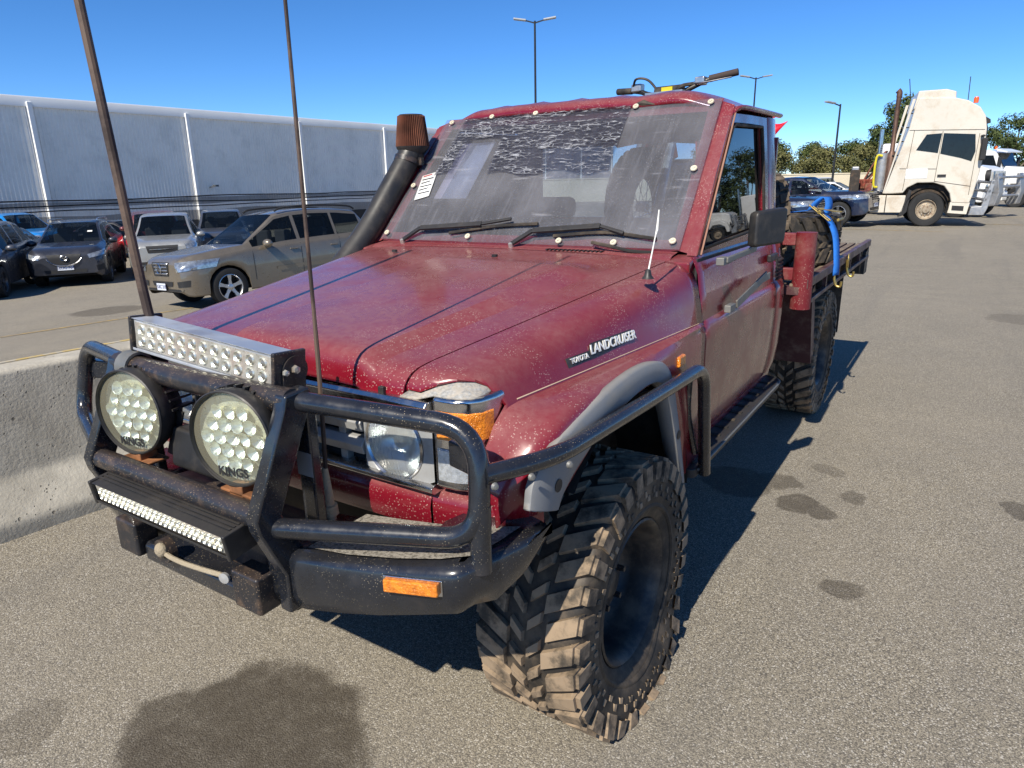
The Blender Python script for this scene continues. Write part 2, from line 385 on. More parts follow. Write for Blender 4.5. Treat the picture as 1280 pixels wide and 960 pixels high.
# fence of black wire and shade cloth in front of the warehouse
M_blk = pm('black coated metal', (.012, .012, .013), .45, .3)
M_cloth = NT('black shade cloth'); t_ = M_cloth; t_.set(Base_Color=(.012, .013, .015), Roughness=.9, Alpha=.6); M_cloth = t_.m
fe = thing('yard_fence', 'black yard fence with cloth strips along the foot of the warehouse', 'fence', (-34.2, 16, -1.12))
for k in range(24):
    y = -27+2.9*k; MB().bar((0, y, 0), (0, y, 2.25), .06, .06).build('fence_post', M_blk, fe)
for z, w in ((2.2, .035), (1.95, .03), (1.72, .03)):
    MB().tube([(0.02, -27+2.9*k/2, z+.09*noise.noise((k*.37, z*7, 0))) for k in range(47)], w, 5).build('fence_wire', M_blk, fe)
def strip(z0, z1, s):
    rows = []
    for zz in (0, 1):
        rows.append([(.05+.03*noise.noise((k*.5, s, 1)), -27+2.9*k/4, (z0, z1)[zz]+.16*noise.noise((k*.23, s+zz*3., 0))) for k in range(93)])
    MB().grid(rows).build('shade_cloth', M_cloth, fe, smooth=180)
strip(1.86, 2.16, 3); strip(.05, 1.5, 8)

# ---------------------------------------------------------------- light poles
M_pole = pm('dark pole paint', (.022, .024, .026), .5, .3); M_lamp = pm('lamp head grey', (.35, .36, .37), .5, .3)
def pole(x, y, h, label, arms, rz=0):
    z = gz(x, y); t = thing('light_pole', label, 'light pole', (x, y, z), rz, 'tall car park light poles')
    MB().tube([(0, 0, 0), (0, 0, h)], [.09, .06], 12).build('mast', M_pole, t)
    MB().box((0, 0, .02), (.4, .4, .04)).build('base_plate', M_pole, t)
    for s in arms:
        a = MB(); a.bar((0, 0, h-.12), (s*.55, 0, h+.03), .07, .07, (0, 1, 0)); a.build('arm', M_pole, t)
        b = MB(); b.box((s*.92, 0, h+.1), (.78, .34, .1), Matrix.Rotation(-s*.14, 3, 'Y')); b.build('lamp_head', M_lamp, t, bevel=.03)
pole(-22.5, 38.2, 11.75, 'tall black twin-head light pole rising behind the cab roof', (-1, 1), .5)
pole(-14.66, 60, 9.7, 'distant twin-head light pole just right of the motorbike handlebar', (-1, 1), .6)
pole(-7.3, 55, 6.75, 'thin black light pole standing between the trees and the white prime mover', (-1,), .9)

# ---------------------------------------------------------------- cream wall and trees
M_cream = pm('cream wall paint', (.62, .55, .4), .8, var=.06, vs=.6)
cw = thing('boundary_wall', 'long low cream boundary wall in front of the trees', 'wall', (0, 0, 0))
wb = MB(); wb.bar((-46, 47, .5), (-1, 75, .5), .2, 2.1); wb.build('wall_panel', M_cream, cw)
wb = MB(); wb.bar((-46, 47, 1.6), (-1, 75, 1.6), .3, .1); wb.build('wall_cap', M_cream, cw)
def leafmat(name, a, b):
    t = NT(name); n = t.noise(.9, 4); r = t.n.new('ShaderNodeNewGeometry')
    c = t.mix(t.ramp(n, .35, .65), a, b); c = t.mix(t.math('MULTIPLY', r.outputs['Random Per Island'], .55), c, tuple(x*.45 for x in a))
    t.set(Base_Color=c, Roughness=.7, Specular_IOR_Level=.25); return t.m
M_leaf = [leafmat('gum leaves dark', (.04, .062, .018), (.085, .11, .032)), leafmat('bush leaves olive', (.11, .115, .04), (.18, .165, .06)), leafmat('bush leaves green', (.065, .092, .024), (.12, .14, .04))]
M_bark = pm('grey bark', (.16, .13, .1), .9, bump=.5, bscale=8)
def tree_mesh(seed, h, w, nl, leaf, trunk=.35, nclump=26):
    R_ = random.Random(seed); tr = MB(); cr = MB(); tips = []
    p = [V((0, 0, 0)), V((R_.uniform(-.2, .2), R_.uniform(-.2, .2), h*trunk*.5)), V((R_.uniform(-.4, .4), R_.uniform(-.4, .4), h*trunk))]
    tr.tube(catmull(p, 4), [.035*h*(1-.05*i) for i in range(9)], 8)
    for k in range(nclump):
        a = R_.uniform(0, 2*pi); q = R_.random()**.5; z = h*(trunk*.6+(1-trunk*.6)*R_.random()**.85); env = max(.25, sin(pi*min(1, max(.06, (z/h-trunk*.45)/(1.08-trunk*.45)))))
        c = V((cos(a)*q*w*env, sin(a)*q*w*env, z)); tips.append(c)
        if k % 2 == 0:
            m_ = p[2].lerp(c, .55)+V((0, 0, -.04*h)); tr.tube(catmull([p[2]*.95, m_, c], 3), [.014*h, .012*h, .011*h, .009*h, .007*h, .005*h, .004*h], 5)
    vs = []; fs = []
    for i in range(nl):
        c = R_.choice(tips); d = V((R_.gauss(0, 1), R_.gauss(0, 1), R_.gauss(0, .75))).normalized()*(R_.random()**.4)*w*.3
        o = c+d; n = (d.normalized()+V((R_.uniform(-.7, .7), R_.uniform(-.7, .7), R_.uniform(-.2, .9)))).normalized(); e = n.orthogonal().normalized(); e = Matrix.Rotation(R_.uniform(0, 6.3), 3, n) @ e; f = n.cross(e)
        s = leaf*R_.uniform(.6, 1.4); b = len(vs); vs += [o-e*s, o+f*s*.5, o+e*s, o-f*s*.5]; fs.append((b, b+1, b+2, b+3))
    cr.add(vs, fs); return tr, cr
TM = []
for i, (sd_, h, w, nl, lf, tk, mi) in enumerate([(3, 9, 3.4, 9000, .15, .3, 0), (5, 4.2, 3., 6500, .115, .08, 1), (8, 5.0, 2.8, 6500, .115, .12, 2), (11, 7.5, 3.6, 8000, .14, .2, 0), (17, 3.4, 2.6, 5000, .1, .06, 1)]):
    a, b = tree_mesh(sd_, h, w, nl, lf, tk); TM.append((a.mesh('trunk', M_bark), b.mesh('crown', M_leaf[mi], 0)))
def tree(k, x, y, s, label, rz=0., sz=1., group='trees beyond the yard', name='tree'):
    t = thing(name, label, 'tree', (x, y, gz(x, y)-.05), rz, group); t.scale = (s, s, s*sz)
    for nm, me in zip(('trunk', 'crown'), TM[k]):
        o = bpy.data.objects.new(nm, me); COL.objects.link(o); o.parent = t
TR = [(0, -25, 84, .8), (3, -20, 80, .8), (2, -17.3, 79, 1.05), (1, -15.5, 74, .95), (2, -14.2, 84, 1.0), (4, -12.6, 76, 1.0), (1, -11.8, 78, 1.02), (2, -10.2, 83, 1.0), (4, -9.6, 77.5, 1.05), (1, -8.2, 80, 1.05), (3, -7.6, 88, .88), (0, -5.2, 84, 1.02), (0, -3.0, 88, .92), (2, -6.2, 82, 1.05), (3, -1, 90, .8), (3, 3.8, 84, .88), (0, 6.2, 90, .8), (2, 8.8, 84, 1.1), (3, 11.5, 88, .9)]
TL = ['dark gum tree at the left end of the tree line', 'dense dark tree behind the boundary wall left of the ute cab', 'green tree whose top shows just right of the red ute cab', 'olive bush nearest the ute cab above the cream wall', 'tall green bush behind the olive ones near the cab', 'low olive bush above the cream wall left of the thin pole', 'round olive bush in the middle of the tree line', 'green bush directly left of the thin light pole', 'low olive bush at the foot of the thin light pole', 'olive bush directly right of the thin light pole', 'dark tree rising behind the bushes right of the thin pole', 'tall dark gum tree against the back of the white prime mover', 'tall dark tree hidden mostly behind the white prime mover cab', 'green bush below the tall gum beside the prime mover', 'dark tree behind the prime mover roof', 'dark spreading tree at the right edge above the white trucks', 'tall tree furthest right behind the white trucks', 'green tree beyond the right edge of the yard', 'dark tree far off beyond the right edge of the yard']
for i, ((k, x, y, s), lb) in enumerate(zip(TR, TL)): tree(k, x, y, s, lb, i*1.7)
# ---------------------------------------------------------------- the red ute
DUST = (.42, .27, .215)
M_red = pm('dusty dark red paint', (.17, .0055, .0145), .26, 0, var=.1, vs=2, dirt=(.32, .185, .165), damt=.1, dscale=7, dlo=.5, dhi=.85, updirt=.44,
           speck=(.5, .36, .31), sscale=140, sth=.28, sstr=.62, coat=.6, coatr=.12)
M_black = pm('chipped black bar paint', (.011, .013, .018), .25, 0, var=.2, vs=8, dirt=(.13, .095, .065), damt=.16, dscale=16, dlo=.52, dhi=.8, updirt=.08,
             speck=(.33, .27, .18), sscale=170, sth=.2, coat=.7, coatr=.1)
M_rustblk = pm('rusty black steel', (.014, .014, .017), .4, 0, dirt=(.13, .085, .055), damt=.6, dscale=22, dlo=.46, dhi=.72, updirt=.3, speck=(.3, .21, .13), sscale=160, sth=.24, coat=.3)
M_rust = pm('rusted bracket', (.26, .11, .045), .85, .2, var=.4, vs=14, dirt=(.08, .04, .02), damt=.7, dscale=18)
M_chrome = pm('dull chrome', (.62, .62, .62), .16, 1., var=.05, dirt=(.28, .23, .18), damt=.5, dscale=14, dlo=.48, dhi=.7, updirt=.45)
M_silver = pm('silver painted plastic', (.42, .42, .41), .4, .35, dirt=(.26, .22, .18), damt=.5, dscale=9, dlo=.45, dhi=.7, updirt=.4)
M_flare = pm('grey flare plastic', (.2, .204, .208), .5, 0, dirt=(.32, .27, .2), damt=.4, dscale=9, updirt=.35, speck=(.4, .35, .28), sscale=180)
M_alu = pm('weathered aluminium', (.56, .58, .61), .42, .6, dirt=(.3, .22, .17), damt=.4, dscale=9)
M_arm = pm('weathered grey steel', (.2, .2, .19), .5, .5, dirt=(.3, .26, .2), damt=.5, dscale=30)
M_rub = pm('black rubber', (.019, .017, .015), .65, 0, dirt=(.2, .15, .1), damt=.55, dscale=8, dlo=.4, dhi=.75)
M_lug = pm('muddy tread rubber', (.05, .041, .031), .8, 0, dirt=(.33, .24, .155), damt=.85, dscale=9, dlo=.36, dhi=.58)
M_rim = pm('black steel rim', (.028, .028, .029), .4, .2, dirt=(.16, .125, .09), damt=.75, dscale=9, dlo=.4, dhi=.7)
M_under = pm('dirty underbody', (.02, .018, .016), .8, 0, dirt=(.1, .075, .05), damt=.5, dscale=7)
M_plast = pm('black plastic', (.018, .018, .019), .45, 0, dirt=(.12, .1, .08), damt=.3, dscale=10, updirt=.2)
M_int = pm('dark cab trim', (.03, .03, .032), .8); M_seat = pm('grey seat cloth', (.06, .06, .065), .9)
M_amber = pm('amber lens', (.86, .24, .018), .12, var=.3, vs=45, dirt=(.3, .15, .07), damt=.35, dscale=14, dlo=.5, dhi=.75, bump=.7, bscale=170, coat=.8)
M_clear = pm('clear ribbed lens', (.62, .63, .62), .12, .55, var=.2, vs=90, bump=.4, bscale=300, coat=.8)
M_beztop = pm('gritty grey plastic', (.3, .295, .28), .7, 0, var=.3, vs=140, dirt=(.42, .36, .28), damt=.6, dscale=60, dlo=.42, dhi=.6)
M_hlens = glassmat('headlamp glass', (.55, .55, .52), .1, .6, flute=True)
M_mirror = pm('lamp mirror', (.85, .85, .83), .13, 1., var=.06, vs=30, bump=.12, bscale=60)
M_bolt = pm('zinc bolt', (.6, .58, .52), .4, .7, dirt=(.3, .16, .07), damt=.6, dscale=60)
M_washer = pm('cream washer', (.58, .53, .4), .6, dirt=(.3, .2, .12), damt=.5, dscale=90)
M_rope = pm('dirty rope', (.36, .3, .21), .9, bump=.6, bscale=160)
M_white = pm('white paper', (.78, .77, .72), .8, var=.05)
M_glass = glassmat('cab side glass', (.003, .004, .005), .012, .06)
M_ws = glassmat('windscreen glass', (.01, .012, .014), .02, .9)
def perspex(name, crinkle):
    t = NT(name); tr = t.n.new('ShaderNodeBsdfTransparent'); mx = t.n.new('ShaderNodeMixShader'); tr.inputs[0].default_value = (.84, .84, .9, 1)
    if not crinkle:
        f = t.ramp(t.noise(3.5, 6, .6), .25, .8, .1, .22); f = t.math('ADD', f, t.ramp(t.noise(1., 5, .7, t.mapped((42, 3.5, 3.5))), .5, .75, 0, .08))
        f = t.math('ADD', f, t.ramp(t.noise(1., 4, .6, t.mapped((5, 34, 46))), .62, .7, 0, .16))
        dots = t.math('MULTIPLY', t.ramp(t.voro(120), .1, .2, 1, 0), t.ramp(t.noise(9, 3), .45, .6)); f = t.math('ADD', f, t.math('MULTIPLY', dots, .4))
        t.set(Base_Color=(.42, .415, .43), Roughness=.13); t.bump(t.noise(9, 3), .12, .02)
    else:
        w = t.noise(1., 6, .7, t.mapped((14, 75, 75))); e = t.voro(30, 'DISTANCE_TO_EDGE', 0, t.mapped((.7, 2.4, 2.4))); w3 = t.noise(1., 3, .6, t.mapped((3, 26, 26)))
        rd = t.math('MAXIMUM', t.ramp(w, .53, .66), t.math('MULTIPLY', t.ramp(e, .0, .1, 1, 0), t.ramp(w3, .45, .6, .15, .9)))
        f = t.math('ADD', .34, t.math('MULTIPLY', rd, .55))
        t.set(Base_Color=t.mix(rd, (.035, .038, .055), (.6, .6, .63)), Roughness=.2); t.bump(t.math('ADD', w, t.math('MULTIPLY', e, -.6)), 1., .03)  # pale ridges put the glints of the creases into the film colour
    f = t.math('MINIMUM', f, .94); t.l(f, mx.inputs[0]); t.l(tr.outputs[0], mx.inputs[1]); t.l(t.b.outputs[0], mx.inputs[2]); t.l(mx.outputs[0], t.out.inputs[0]); return t.m
M_persp = perspex('scratched clear sheet', False); M_film = perspex('crinkled film', True)

UT = thing('ute', 'dusty dark red single-cab ute with black bull bar, snorkel and deflated front tyre', 'ute', (0, 0, 0))
def hw(y): return .512+(y+.51)*.1755
def hz(y): return 1.141+(y+.51)*.129
def sst(a, b, x): t = min(1, max(0, (x-a)/(b-a))); return t*t*(3-2*t)
def roll(y): return lerp(y, [-.60, -.56, -.55, -.54, -.525, -.50, -.46], [.09, .07, .046, .026, .011, .003, 0])

# bonnet
ST = [.635, .6, .5, .42, .38, .34, .3, .2, .1, 0, -.1, -.2, -.3, -.4, -.44, -.48, -.508, -.527, -.54, -.549, -.554, -.557, -.558]
RZ = [0]*14+[.0, .001, .004, .01, .02, .034, .05, .066, .082]
def denser(v, n=2): return [v[i]+(v[i+1]-v[i])*k/n for i in range(len(v)-1) for k in range(n)]+[v[-1]]
ST, RZ = denser(ST), denser(RZ)
rows = []
for y, rz_ in zip(ST, RZ):
    w = hw(y)-.003; x1 = .365+.1*(y+.5); x2 = .408+.15*(y+.5); lin = lambda p, q, n: [p+(q-p)*k/(n-1) for k in range(n)]
    fade = 1-sst(.36, .46, y)
    cols = [(-w, -.03, 0)]+[(x, 0, 0) for x in lin(-w, -.152, 14)]+[(x, 0, 1) for x in lin(-.128, x1, 20)]+[(x, 0, 0) for x in lin(x2, w, 9)]+[(w, -.03, 0)]
    rows.append([(x, y-.014*(1-(x/w)**2)*sst(-.2, -.55, y), hz(y)+.014*(1-(x/w)**2)+.024*b*fade-rz_+dz) for x, dz, b in cols])
hood = MB().grid(rows).build('bonnet', M_red, UT, smooth=19, solid=.012, off=1)
b_ = MB(); b_.box((.44, -.562, 1.082), (.018, .012, .028)); b_.build('bonnet_latch', M_plast, UT, bevel=.003)
for x in (-.47, .05): MB().cyl((x, .5, hz(.5)+.013), (x, .5, hz(.5)+.022), .012, 10).build('washer_jet', M_plast, hood)

# front fenders: shoulder, badge panel, ledge and wheel guard
fr_u = [(0, 0), (.2, .012), (.4, .05), (.58, .13), (.71, .25), (.81, .42), (.9, .68), (1, 1)]
ZA = ([-.60, -.56, -.50, -.437, -.36, -.273, -.16, -.055, .06, .15, .22, .29, .35, .41, .43, .63], [.80, .83, .83, .84, .885, .933, .968, .986, .99, .989, .94, .85, .72, .585, .56, .56])
def fender():
    rows = []
    for y in [-.60, -.585, -.57, -.555, -.54, -.52, -.50, -.47, -.44, -.40, -.36, -.31, -.27, -.2, -.13, -.05, .02, .08, .15, .19, .22, .25, .29, .32, .35, .38, .41, .45, .52, .58, .628]:
        y = y if y > -.4 else -.4+(y+.4)*.84
        yt = max(y, -.551); sx, sz = hw(yt)+.003, hz(yt)-roll(yt)-.004
        lx, lz = .72+(max(y, -.5)+.42)*.1122, 1.06+.0143*(y+.42)
        pin = sst(-.45, -.56, y); lx2 = lx-.05*pin
        r = []
        for a, b in [(0, -1)]+fr_u:
            yc = max(y, lerp(a, [.25, .5, .78, 1.], [-.545, -.522, -.462, -.44]))     # front edge sweeps back round the lamp corner
            sx, sz = hw(yc)+.003, hz(yc)-roll(yc)-.004; lxc, lzc = .72+(yc+.42)*.1122, 1.06+.0143*(yc+.42)
            r.append((sx, yc, sz-.03) if b < 0 else (sx+(lxc-sx)*a, yc, sz+(lzc-sz)*b))
        top = lerp(y, [-.57, -.543, -.517, -.484, -.44, -.38, -.30], [.875, .93, .972, 1.01, 1.035, 1.052, lz])
        xo = lerp(y, [-.57, -.543, -.517, -.484, -.44, -.3, .3, .45, .635], [.765, .805, .828, .846, .858, .864, .863, .856, .849])
        lx3 = min(lx, xo-.02); za = lerp(y, *ZA); zb = min(top-.03, top)
        r += [(lx3+.004, y, lerp(y, [-.5, -.42], [top, lz-.006])), (lx3+(xo-lx3)*.45, y, top-.002), (lx3+(xo-lx3)*.8, y, top-.007), (xo-.008, y, top-.017), (xo, y, top-.035), (xo+.002, y, min(top-.07, (top+za)/2)), (xo-.002, y, min(za, top-.075))]
        rows.append(r)
    return rows
F = MB().grid(fender()); F.f = [tuple(reversed(f)) for f in F.f]
fen = F.build('fender', M_red, UT, smooth=40, solid=.004)
F2 = MB().grid(fender()); F2.v = [V((-p.x, p.y, p.z)) for p in F2.v]; fen2 = F2.build('fender', M_red, UT, smooth=40, solid=.004)
# pale pinch-weld line above the wheel guard
for s in (1, -1):
    MB().tube([(s*(.722+(y+.42)*.1122), y, 1.0615+.0143*(y+.42)) for y in (-.40, -.1, .2, .45, .6)], .0028, 5).build('seam_line', pm('seam sealer', (.5, .36, .25), .8) if s == 1 else bpy.data.materials['seam sealer'], fen if s == 1 else fen2)
# grey wheel-arch flares
OUT = [(-.578, .882), (-.556, .947), (-.457, .998), (-.277, 1.041), (-.06, 1.066), (.10, 1.058), (.205, 1.028), (.272, .96), (.33, .83), (.395, .66), (.43, .555)]
INN = [(-.437, .825), (-.405, .852), (-.33, .893), (-.20, .945), (-.03, .978), (.09, .982), (.165, .955), (.225, .88), (.285, .77), (.355, .63), (.395, .55)]
def flare(s):
    o = catmull([(0, *p) for p in OUT], 4); i_ = catmull([(0, *p) for p in INN], 4); rows = []
    for a, b in zip(o, i_):
        r = []; b = a.lerp(b, .87)
        for t, x in ((0, .852), (.015, .868), (.1, .8745), (.5, .878), (.9, .877), (1, .866), (1.0, .83)):
            q = a.lerp(b, t); r.append((s*x, q.y, q.z))
        rows.append(r)
    m_ = MB().grid(rows)
    m_.f += [tuple(range(len(rows[0])))]; m_.mi.append(0)
    return m_
for s in (1, -1):
    fl = flare(s).build('wheel_arch_flare', M_flare, UT, smooth=50, solid=.004)
    for (y, z) in ((-.47, .90), (.33, .76)):
        MB().lathe([(.0, 0), (.013, 0), (.016, .004), (.0, .004)], (s*.876, y, z), (s, 0, 0), 12).build('screw_cap', M_plast, fl)
    MB().prism([(-.028, -.018), (.028, -.018), (.028, .018), (-.028, .018)], (s*.852, .345, 1.005), (0, 1, 0), (0, 0, 1), (s, 0, 0), .024).build('marker_lamp', M_amber, UT, bevel=.006)
    MB().lathe([(.47, -.2), (.5, .02), (.5, .2)], (s*.66, 0, .48), (s, 0, 0), 24, a0=(-1.5 if s > 0 else -.8), a1=(.8 if s > 0 else 1.5)).build('wheel_liner', M_under, UT)
# model badge on the fender side
fx = (.055, .985, .028)
bd = MB(); nB = V((1, -.11, .12)).normalized(); oB = V((.7965, -.02, 1.112)); eB = V((.11, 1, -.012)).normalized()
def onfend(y, z):     # outer face of the badge panel
    yt = y; sx, sz = hw(yt)+.003, hz(yt)-.004; lx, lz = .72+(y+.42)*.1122, 1.06+.0143*(y+.42); v = (sz-z)/(sz-lz)
    for (a, b), (c, d) in zip(fr_u[:-1], fr_u[1:]):
        if v <= d: return sx+(lx-sx)*(a+(c-a)*(v-b)/(d-b))
    return lx
y0b, y1b, zb_ = -.17, .165, 1.098
A_ = V((onfend(y0b, zb_), y0b, zb_)); B_ = V((onfend(y1b, zb_+.004), y1b, zb_+.004)); eB = (B_-A_).normalized()
uB = V((onfend(0, zb_+.02)-onfend(0, zb_-.02), 0, .04)).normalized(); nB = eB.cross(uB).normalized()
oB = (A_+B_)/2+nB*.002
M_badge = pm('silver badge', (.8, .78, .72), .35, .25)
badge = MB().prism([(-.17, -.014), (-.17, .012), (-.06, .012), (-.045, .03), (.17, .03), (.17, .0), (-.03, -.012)], oB, eB, uB, nB, .004).build('badge', M_plast, UT)
textmesh('LANDCRUISER', .037, .0015, 'badge_lettering', M_badge, badge, frame(oB+eB*.06+uB*.011+nB*.006, eB, uB), .25, .0006)
textmesh('TOYOTA', .02, .0015, 'badge_lettering', M_badge, badge, frame(oB-eB*.115+nB*.006, eB, uB), .1, .0004)

# nose: grille, lamps, chrome, valance
eng = MB(); eng.bx(-.6, .6, -.44, .62, .55, 1.05); eng.bx(-.66, .66, .55, .66, .55, 1.24); eng.build('engine_bay_light_block', M_under, UT)  # plain dark boxes filling the engine bay, added to block light
MB().bx(-.365, .365, -.525, -.50, .855, 1.05).build('grille_backing', M_plast, UT)
def extr(prof, x0, x1, nm, mat, par=UT): return MB().prism(prof, (x0, 0, 0), (0, 1, 0), (0, 0, 1), (1, 0, 0), x1-x0).build(nm, mat, par, bevel=.003)
extr([(-.56, 1.036), (-.578, 1.042), (-.581, 1.068), (-.572, 1.079), (-.49, 1.079), (-.49, 1.036)], -.588, .588, 'grille_top_trim', M_chrome)
extr([(-.56, .842), (-.572, .85), (-.572, .862), (-.555, .869), (-.49, .869), (-.49, .842)], -.588, .588, 'grille_bottom_trim', M_chrome)
for z in (.918, .98):
    for x0, x1 in ((.085, .355), (-.355, -.085)): extr([(-.53, z-.024), (-.557, z-.021), (-.565, z+.004), (-.55, z+.022), (-.53, z+.024)], x0, x1, 'grille_bar', M_silver)
    extr([(-.53, z-.02), (-.55, z-.016), (-.55, z+.016), (-.53, z+.02)], -.084, .084, 'grille_bar', M_silver)
for x in (-.27, -.16, .16, .27): MB().bx(x-.012, x+.012, -.548, -.52, .865, 1.042).build('grille_rib', M_silver, UT, bevel=.003)
textmesh('TOYOTA', .05, .003, 'grille_lettering', M_chrome, UT, frame((0, -.5535, .95), (1, 0, 0), (0, 0, 1)))
for s in (1, -1):
    # headlamp plate with a round opening
    cx, cz, y = s*.462, .948, -.552; rows = [[], [], [], []]; N = 48
    for k in range(N):
        a = 2*pi*k/N; d = (cos(a), sin(a)); tx = (.126 if d[0]*s > 0 else .099)/max(abs(d[0]), 1e-6); tz = (.09 if d[1] > 0 else .082)/max(abs(d[1]), 1e-6); e = max(min(tx, tz), .0985)
        rows[0].append((cx+d[0]*.094, y+.05, cz+d[1]*.094)); rows[1].append((cx+d[0]*.094, y-.004, cz+d[1]*.094)); rows[2].append((cx+d[0]*.0985, y-.008, cz+d[1]*.0985)); rows[3].append((cx+d[0]*e, y-.006, cz+d[1]*e))
    hp = MB().grid(rows, closed=True).build('headlamp_surround', M_silver, UT, smooth=50)
    hl = MB().lathe([(.002, .075), (.04, .068), (.07, .045), (.086, .008), (.088, 0)], (cx, y-.004, cz), (0, 1, 0), 32).build('headlamp', M_mirror, UT)
    MB().lathe([(.086, .0), (.09, -.006), (.094, .0), (.091, .008)], (cx, y-.006, cz), (0, 1, 0), 40).build('headlamp_ring', M_chrome, hl)
    MB().lathe([(.0, -.016), (.035, -.014), (.065, -.008), (.087, .002)], (cx, y-.006, cz), (0, 1, 0), 32).build('lens', M_hlens, hl, smooth=180)
    MB().lathe([(0, 0), (.018, .002), (.02, .03), (0, .034)], (cx, y+.012, cz), (0, 1, 0), 14).build('bulb', M_bolt, hl)
    # corner unit that wraps round to the side
    P2 = [(.5895, -.56), (.65, -.555), (.683, -.541), (.704, -.515), (.713, -.47), (.711, -.425), (.65, -.40), (.5895, -.42)]
    cu = MB().prism([(s*a, b) for a, b in P2], (0, 0, .862), (1, 0, 0), (0, 1, 0), (0, 0, 1), .23).build('corner_bezel', M_chrome, UT, bevel=.012, bseg=3)
    rear = []
    for a_, b2 in ((.0, .0), (.2, .012), (.40, .05), (.58, .13), (.71, .25), (.81, .42), (.88, .62)):
        yc = lerp(a_, [.25, .5, .78, 1.], [-.545, -.522, -.462, -.44]); sx, sz = hw(yc)+.003, hz(yc)-roll(yc)-.004; rear.append((sx+(.72+(yc+.42)*.1122-sx)*a_, yc, sz+(1.06-sz)*b2))
    frn = [(.50, -.566), (.548, -.564), (.592, -.553), (.63, -.551), (.66, -.546), (.684, -.53), (.70, -.505)]
    MB().grid([[(s*x, y, 1.093 if x > .58 else 1.081) for x, y in frn]]+[[(s*(f[0]+(r[0]-f[0])*t), f[1]+(r[1]-f[1])*t, (1.093 if f[0] > .58 else 1.081)*(1-t)+(r[2]-.007)*t) for f, r in zip(frn, rear)] for t in (.5, 1., 1.3)]).build('bezel_top', M_beztop, cu, smooth=60, solid=.004)
    def wrap(z0, z1, mat, nm, o):
        pth = catmull([(.607, -.5602-o, 0), (.625, -.559-o, 0), (.65, -.556-o, 0), (.681, -.5435-o*.8, 0), (.7025+o*.6, -.517-o*.4, 0), (.7085+o, -.495, 0), (.7105+o, -.483, 0)], 3)
        rows = [[(s*p.x, p.y, z) for p in pth] for z in (z0, z0+.003, z1-.003, z1)]
        for e in (0, 3): rows[e] = [(s*(p[0]*s-.004), p[1]+.004, p[2]) for p in rows[e]]
        return MB().grid(rows).build(nm, mat, cu, smooth=50)
    wrap(.99, 1.06, M_amber, 'indicator_lens', .004); wrap(.885, .968, M_clear, 'side_lens', .004)
    # red valance below the lamps
    pth = fillet([(s*.573, -.553, 0), (s*.69, -.545, 0), (s*.775, -.505, 0), (s*.81, -.42, 0)], .05, 5)
    MB().grid([[(p.x-s*d*.5, p.y+d, z) for p in pth] for d, z in ((.05, .745), (.008, .743), (0, .76), (-.002, .808), (.003, .828), (.014, .842), (.06, .848))]).build('valance_end', M_red, UT, smooth=60)
MB().grid([[(x, -.555-.012*(1-(x/.57)**2)+d, z) for x in [-.568+1.136*k/20 for k in range(21)]] for d, z in ((.05, .738), (.008, .736), (0, .755), (-.002, .802), (.003, .822), (.014, .834), (.06, .84))]).build('valance', M_red, UT, smooth=60)

# ------------------------------------------------ bull bar
BBR = .0235
bb = MB()
for s in (1, -1):
    PT = [V((s*x, y, 0)) for x, y in [(.30, -.835), (.40, -.826), (.5, -.812), (.6, -.795), (.7, -.773), (.77, -.756), (.79, -.75), (.802, -.738), (.812, -.71), (.83, -.65), (.85, -.57), (.868, -.49)]]
    zt = lambda x: lerp(abs(x), [.30, .45, .62, .80, .87], [.742, .755, .775, .80, .80]); zbm = lambda x, y: lerp(y, [-.835, -.80, -.76, -.74, -.70, -.62, -.49], [.585, .63, .675, .69, .69, .665, .765])
    if s < 0: PT = PT[:3]      # the far wing is broken off short
    rows = []
    for p in PT:
        i_ = V((-s*.35, 1, 0)).normalized(); t_, b_2 = zt(p.x), zbm(p.x, p.y); nr = lambda d: (p.x-s*d*lerp(p.y, [-.76, -.70], [.1, .9]), p.y+d*lerp(p.y, [-.76, -.70], [1, .25]))
        rows.append([(*nr(.20), t_+.002), (*nr(.03), t_), (*nr(.008), t_-.004), (*nr(0), t_-.014), (*nr(.0), b_2+.05), (*nr(.012), b_2+.015), (*nr(.05), b_2), (*nr(.16), b_2)])
    W_ = MB().grid(rows); w0 = bb.add(W_.v, W_.f if s < 0 else [tuple(reversed(f)) for f in W_.f])
    if s > 0: bull = bb.build('bull_bar', M_black, UT, smooth=45, solid=.006)
    else: bb.build('bar_wing', M_black, bull, smooth=45, solid=.006)
    bb = MB()
def sub(mb, nm, mat=None, **k): return mb.build(nm, mat or M_black, bull, **k)
